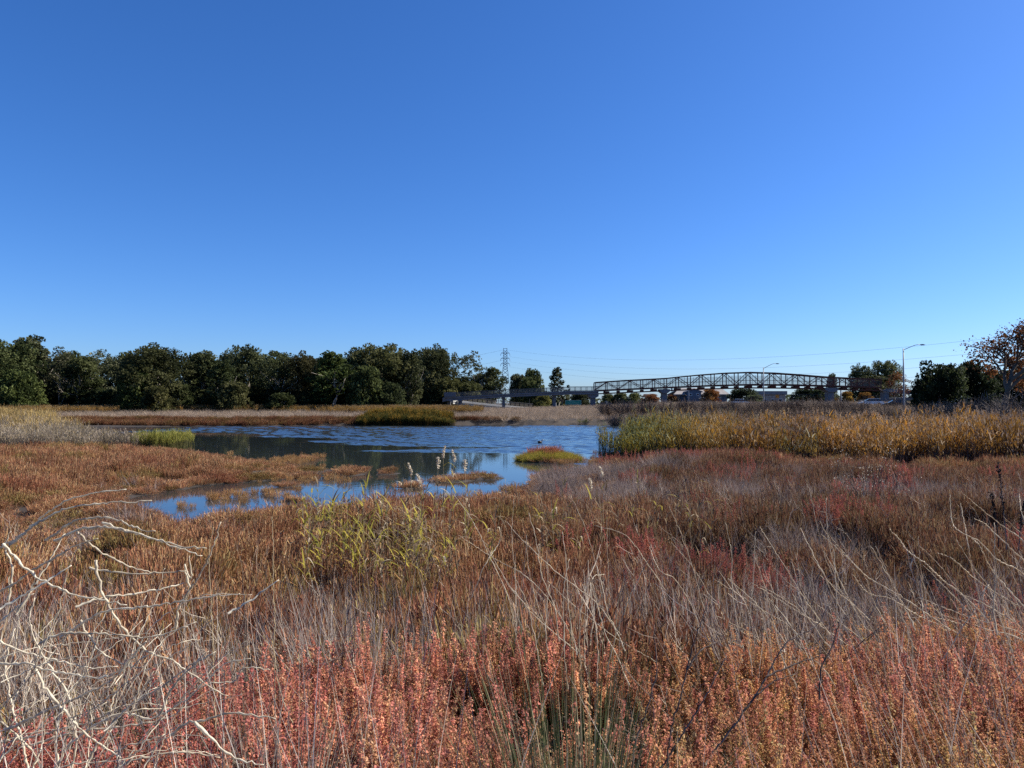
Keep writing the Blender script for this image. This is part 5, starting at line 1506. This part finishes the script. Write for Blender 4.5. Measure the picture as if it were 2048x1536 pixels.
# -- pale stalks leaning in from the lower right
RS = [
    [(2110, 1175), (2048, 1084), (2012, 1055), (1957, 1011), (1917, 976)],
    [(2110, 1205), (2045, 1146), (2001, 1124), (1965, 1087), (1928, 1069), (1906, 1047), (1899, 992)],
    [(2000, 1270), (1939, 1202), (1884, 1160), (1850, 1128), (1819, 1106), (1797, 1080), (1778, 1062)],
    [(1740, 1240), (1700, 1205), (1669, 1179), (1647, 1149), (1621, 1102), (1599, 1058)],
    [(1900, 1260), (1800, 1190), (1738, 1153), (1713, 1131), (1687, 1102), (1658, 1065)],
    [(1660, 1270), (1620, 1215), (1592, 1171), (1563, 1124), (1537, 1084), (1519, 1055)],
    [(2120, 1400), (2048, 1352), (1950, 1285), (1848, 1237), (1793, 1201), (1738, 1186), (1709, 1149)],
    [(1848, 1237), (1844, 1190), (1848, 1149)],
    [(1960, 1200), (1945, 1140), (1935, 1090), (1921, 1007)],
    [(2090, 1160), (2020, 1095), (1975, 1050), (1950, 1035)],
    [(2080, 1245), (2030, 1195), (1985, 1140), (1960, 1090), (1940, 1070)],
    [(2075, 1130), (2048, 1040), (2040, 990)],
    [(1640, 1250), (1600, 1228), (1540, 1190), (1500, 1165)],
    [(1800, 1330), (1760, 1280), (1720, 1225), (1690, 1190), (1640, 1150)],
    [(1330, 1180), (1290, 1120), (1250, 1070), (1190, 1050)],
    [(1240, 1270), (1190, 1205), (1120, 1150), (1060, 1095), (1010, 1040)],
    [(1180, 1350), (1120, 1230), (1050, 1150), (980, 1110), (920, 1070)],
    [(940, 1200), (970, 1130), (1000, 1080), (1005, 1045)],
    [(1180, 1290), (1190, 1210), (1185, 1160), (1210, 1150)],
    [(1400, 1260), (1380, 1205), (1350, 1160), (1320, 1140), (1300, 1095)],
    [(2050, 1330), (1985, 1290), (1935, 1255), (1880, 1235), (1800, 1232)],
    [(2040, 1215), (1960, 1165), (1905, 1120), (1870, 1105)],
]
rs2 = {}
for i, b in enumerate(RS):
    grp = 0 if b[0][0] > 1850 else 1 if b[0][0] > 1450 else 2
    d0 = RB.uniform(3.6, 4.6)
    rs2.setdefault(grp, []).append([(u, v, d0 + RB.uniform(-.05, .15) * k) for k, (u, v) in enumerate(b)])
for g, (u, lb) in enumerate([(2060, 'dead weed with long white stalks leaning in from the right edge'), (1700, 'dead weed with pale stalks leaning left above the coral plants'), (1150, 'dead weed with thin crooked pale stems in the middle foreground')]):
    x_ = float(at(u, 1200, 4.2).x); z_ = float(ground(np.array([x_]), np.array([4.2]))[0])
    b = rs2[g]
    for i in range((26, 30, 26)[g]):
        u0, v0 = u + RB.normal(0, (90, 130, 120)[g]), RB.uniform(1240, 1420); a = math.radians(RB.normal((125, 120, 100)[g], 18)); L = RB.uniform(120, 300); d0 = RB.uniform(3.3, 5.)
        pts = [(u0, v0, d0)]
        for k in range(4):
            u0 += math.cos(a) * L / 4; v0 -= math.sin(a) * L / 4; a += RB.normal(0, .12); d0 += RB.uniform(-.02, .08); pts.append((u0, v0, d0))
        b.append(pts)
    stalk_plant('dead_weed', lb, 'weed', (x_, 4.2, z_), b, M_STRAW, RB, .0040 if g == 0 else .0030, .0014, 'stalk', bump=.7, step=.018)
# -- dark forked stems close to the camera
DS = [[(1336, 1560), (1338, 1505), (1344, 1452), (1364, 1388), (1373, 1341), (1399, 1259), (1415, 1209), (1418, 1190)], [(1373, 1341), (1400, 1300), (1440, 1280)],
      [(1410, 1530), (1423, 1508), (1487, 1423), (1531, 1353), (1572, 1288), (1634, 1253), (1663, 1206)], [(1300, 1560), (1326, 1531), (1393, 1423), (1430, 1350), (1450, 1310)],
      [(1262, 1545), (1275, 1470), (1300, 1390), (1311, 1326), (1305, 1250)], [(1531, 1353), (1580, 1330), (1640, 1310)], [(1640, 1400), (1644, 1340), (1665, 1290), (1680, 1240)], [(1487, 1423), (1540, 1370), (1590, 1350)]]
x_ = float(at(1350, 1500, 2.5).x)
stalk_plant('dark_weed', 'bare dark forked stems standing in front of the coral plants', 'weed', (x_, 2.5, float(ground(np.array([x_]), np.array([2.5]))[0])),
            [[(u, v, 2.45 + .04 * k) for k, (u, v) in enumerate(b)] for b in DS], M_DARKSTALK, RB, .0034, .0016, 'stem', bump=.2)
# -- thin upright single stems on the left
for b, lb in [([(553, 1560), (551, 1400), (548, 1200), (545, 1030)], 'thin upright brown stem standing alone left of the rush clump'), ([(432, 1500), (428, 1380), (424, 1250), (418, 1120), (424, 1060)], 'thin brown stem with a bent top among the pale bush'),
              ([(600, 1480), (560, 1380), (545, 1300), (535, 1255)], 'thin curved green stem at the edge of the grey rush clump')]:
    p0 = at(*b[0], 2.7)
    stalk_plant('dead_grass', lb, 'grass', (p0.x, 2.7, float(ground(np.array([p0.x]), np.array([2.7]))[0])), [[(u, v, 2.7) for u, v in b]], M_RSTEM, RB, .0022, .0012, 'stalk', bump=.15)

# -- rush clumps at the bottom edge
def rush(u, d, lb, n, hgt, mat, spread, name='rush_clump', rad=.07, w=.0036):
    x_ = float(at(u, 1500, d).x); z_ = float(ground(np.array([x_]), np.array([d]))[0])
    e = empty(name, (x_, d, z_)); tag(e, lb, 'rush')
    rng = np.random.default_rng(int(u)); mb = MB()
    a, rr = rng.random(n) * 6.283, np.sqrt(rng.random(n)) * rad
    base = np.stack([np.cos(a) * rr, np.sin(a) * rr, np.zeros(n)], 1)
    el = np.radians(np.clip(90 - np.abs(rng.normal(0, spread, n)), 35, 90)); az = a + rng.normal(0, .5, n)
    dr = vecdir(az, el); bd = np.stack([np.cos(az) * .12, np.sin(az) * .12, -.10 * np.ones(n)], 1) * rng.random((n, 1))
    strips(mb, base, dr, hgt * rng.uniform(.45, 1.05, n), w * rng.uniform(.7, 1.3, n), bd, 5, rng, tip=.3)
    mb.build('blades', mat, e)['kind'] = 'stuff'
M_RUSHS = plantmat('rush_blades', [(0, (.04, .06, .025)), (.5, (.09, .11, .045)), (.75, (.20, .18, .10)), (1, (.40, .33, .22))], trans=.2, tint=None)
M_RUSHG = plantmat('grey_rush_blades', [(0, (.10, .09, .06)), (.5, (.22, .19, .14)), (1, (.42, .36, .28))], trans=.2, tint=None)
rush(1150, 2.25, 'green rush clump fanning up from the middle of the bottom edge', 520, 1.02, M_RUSHS, 13, rad=.12)
rush(565, 2.35, 'grey green rush clump at the bottom edge beside the pale bush', 380, .72, M_RUSHG, 16, rad=.11)
rush(1235, 2.4, 'small green rush clump right of the large one', 150, .5, M_RUSHS, 16, rad=.06)
rush(830, 2.5, 'thin straw coloured tuft left of the green rush clump', 110, .6, M_RUSHG, 14, rad=.08)
rush(1420, 10.5, 'small yellow green grass tuft in the brush right of the reed clump', 120, .55, plantmat('yellow_rush_blades', [(0, (.20, .19, .04)), (1, (.45, .38, .12))], trans=.3, tint=None), 18, rad=.14, w=.012)

# -- single reeds in front of the pond
def reed_parts(seed):
    rng = np.random.default_rng(seed)
    out = []
    for k in range(7):
        mb = MB(); L = rng.uniform(.28, .52)
        az = np.zeros(1); el = np.radians(np.array([rng.uniform(40, 76)]))
        strips(mb, np.zeros((1, 3)), vecdir(az, el), L, rng.uniform(.018, .028), np.array([[.15, 0, -rng.uniform(.15, .9)]]), 5, rng, r=np.array([rng.random()]), facing=np.array([[rng.normal(0, .3), 1, 0]]), tip=.08)
        out.append(mb)
    return out
LEAFM = [[m_.mesh('leaf', M_RLEAFY) for m_ in reed_parts(11)], [m_.mesh('leaf', M_RLEAFT) for m_ in reed_parts(12)]]
def _stem(seed):
    rng = np.random.default_rng(seed)
    z = np.linspace(0, 1, 7); b = rng.normal(0, .05, 2)
    return MB().tube(np.stack([b[0] * z ** 2, b[1] * z ** 2, z], 1), np.linspace(.0055, .0022, 7), 5, r=rng.random()).mesh('stem', M_RSTEM, True), b
STEMM = [_stem(40 + k) for k in range(5)]
def _plume(seed):
    rng = np.random.default_rng(seed); mb = MB(); n = 110; t = rng.random(n)
    c = np.stack([.06 * t ** 2 + rng.normal(0, .012, n), rng.normal(0, .012, n), .22 * t], 1) * np.array([1, 1, 1])
    leaves(mb, c, .020 * rng.uniform(.6, 1.3, n) * (1.1 - .6 * np.abs(t - .4)), rng, asp=2.2)
    return mb.mesh('plume', M_PLUME)
PLUMM = [_plume(60), _plume(61)]
def reed_stalk(u, v, hgt, yellow, lb, grp, plume=False, lean=None):
    zg = .16; x_, y_ = on(u, v, zg)
    zg = float(ground(np.array([x_]), np.array([y_]))[0])
    e = empty('reed_stalk', (x_, y_, zg), RB.random() * 6.28)
    ln = RB.normal(0, .10, 2) if lean is None else lean
    e.rotation_euler = (ln[0], ln[1], e.rotation_euler.z)
    tag(e, lb, 'reed', grp)
    sm, b = STEMM[RB.integers(0, 5)]
    o = bpy.data.objects.new('stem', sm); COL.objects.link(o); o.parent = e; o.scale = (1, 1, hgt)
    for k in range(RB.integers(6, 11)):
        t = RB.uniform(.28, .98)
        me = LEAFM[0 if RB.random() < yellow else 1][RB.integers(0, 7)]
        l = bpy.data.objects.new('leaf', me); COL.objects.link(l); l.parent = e
        l.location = (b[0] * t * t, b[1] * t * t, hgt * t); l.rotation_euler = (0, 0, RB.random() * 6.28)
        s_ = RB.uniform(.7, 1.15); l.scale = (s_, s_, s_)
    if plume:
        p_ = bpy.data.objects.new('plume', PLUMM[RB.integers(0, 2)]); COL.objects.link(p_); p_.parent = e
        p_.location = (b[0], b[1], hgt - .03)
CL = 'reeds in the clump in front of the pond'
for i in range(140):
    u = RB.normal(770, 92); v = RB.uniform(1120, 1225)
    u = min(max(u, 612), 1010)
    yl = .75 if u < 740 else .35
    hh_ = RB.uniform(.85, 1.5) * (.8 if v > 1190 else 1)
    reed_stalk(u, v, hh_, yl, ('taller' if hh_ > 1.05 else 'shorter') + ' yellow green reed stalk, left in the clump before the pond' if yl > .5 else 'tan reed stalk with curled dry leaves, ' + ('left' if u < 800 else 'middle' if u < 900 else 'right') + ' in the clump before the pond', CL)
for i in range(64):
    u, v = RB.uniform(980, 1420), RB.uniform(1060, 1180)
    reed_stalk(u, v, RB.uniform(.7, 1.25), .12, 'sparse dry reed stalk in the brush ' + ('just right of the clump' if u < 1120 else 'midway between the clump and the seed shrub' if u < 1270 else 'right below the grey hummock'), 'reeds scattered in the brush right of the clump')
for u, v, h_, lb in [(890, 1108, 1.72, 'tallest plumed reed in front of the pond'), (872, 1110, 1.52, 'plumed reed just left of the tallest one'), (897, 1120, 1.68, 'plumed reed with a drooping cream head just right of the tallest one'), (935, 1105, 1.46, 'plumed reed with a bent pale head right of the tall group'),
                     (818, 1112, 1.38, 'plumed reed standing apart left of the tall group'), (848, 1120, 1.25, 'short plumed reed with a thick cream head'), (1200, 1085, 1.32, 'lone plumed reed before the grey hummock'), (1182, 1100, 1.12, 'short plumed reed beside the lone one before the hummock')]:
    reed_stalk(u, v, h_, .3, lb, 'plumed reeds in front of the pond', True, (RB.normal(0, .03), RB.normal(0, .03)))

M_SEED = plantmat('fluffy_seed', [(0, (.22, .18, .13)), (.6, (.42, .36, .28)), (1, (.70, .64, .54))], trans=.3, tint=None)
# -- shrub with pale seed heads, and the black dead dock at the right edge
x_, y_ = on(1738, 1062, .2)
e = empty('seed_shrub', (x_, y_, .3)); e.scale = (1.3, 1.3, 1.3); tag(e, 'rounded shrub dotted with pale fluffy seed heads in the right brush', 'shrub')
rng = np.random.default_rng(8); mb = MB(); tips = []
for i in range(26):
    a = rng.random() * 6.283; s_ = rng.uniform(.05, .7)
    pts, d1 = limb(mb, (0, 0, 0), (math.cos(a) * s_, math.sin(a) * s_, 1), rng.uniform(.8, 1.3), .006, rng, 3, 5, .1, .0, .4)
    for j in range(5):
        p2, _ = limb(mb, pts[rng.integers(2, 6)], d1 + rng.normal(0, .6, 3), rng.uniform(.15, .35), .003, rng, 3, 3, .15, .05, .4); tips.append(p2[-1])
tw_ = mb.build('twigs', M_TWIG2, e); tw_.color = (1, .95, .9, 1)
T = np.array(tips); k = rng.integers(0, len(T), 420); lv = MB()
leaves(lv, T[k] + rng.normal(0, .03, (420, 3)), .019 * rng.uniform(.6, 1.3, 420), rng, asp=1.1)
lv.build('seed_heads', M_SEED, e)['kind'] = 'stuff'
def dock(u, v0, vt, d, lb, k):
    b = at(u, v0, d); H = at(u, vt, d).z - b.z
    e = empty('dead_dock', tuple(b)); tag(e, lb, 'dock plant', 'black dead docks at the right edge')
    rng = np.random.default_rng(k); m1, m2 = MB(), MB()
    pts, _ = limb(m1, (0, 0, -.3), (0, 0, 1), H + .3, .007, rng, 5, 8, .03, 0, .5)
    m1.build('stem', M_DARKSTALK, e)
    P = np.array(pts); n = 110; tq = 3 + (len(P) - 4) * rng.random(n) ** .8; i_ = tq.astype(int)
    leaves(m2, P[i_] + (P[i_ + 1] - P[i_]) * (tq - i_)[:, None] + rng.normal(0, .010, (n, 3)), .020 * rng.uniform(.5, 1.3, n), rng, asp=1.7)
    m2.build('dry_leaves', M_BLACKLEAF, e)
M_BLACKLEAF = plantmat('black_leaf', [(0, (.008, .008, .010)), (1, (.028, .022, .022))], trans=.05, tint=None)
dock(2012, 1050, 925, 9.0, 'tallest black dead dock at the right edge', 1)
dock(1996, 1045, 985, 9.2, 'short black dead dock left of the tallest one', 2)
dock(2036, 1050, 1000, 8.8, 'black dead dock nearest the right edge of the photo', 3)
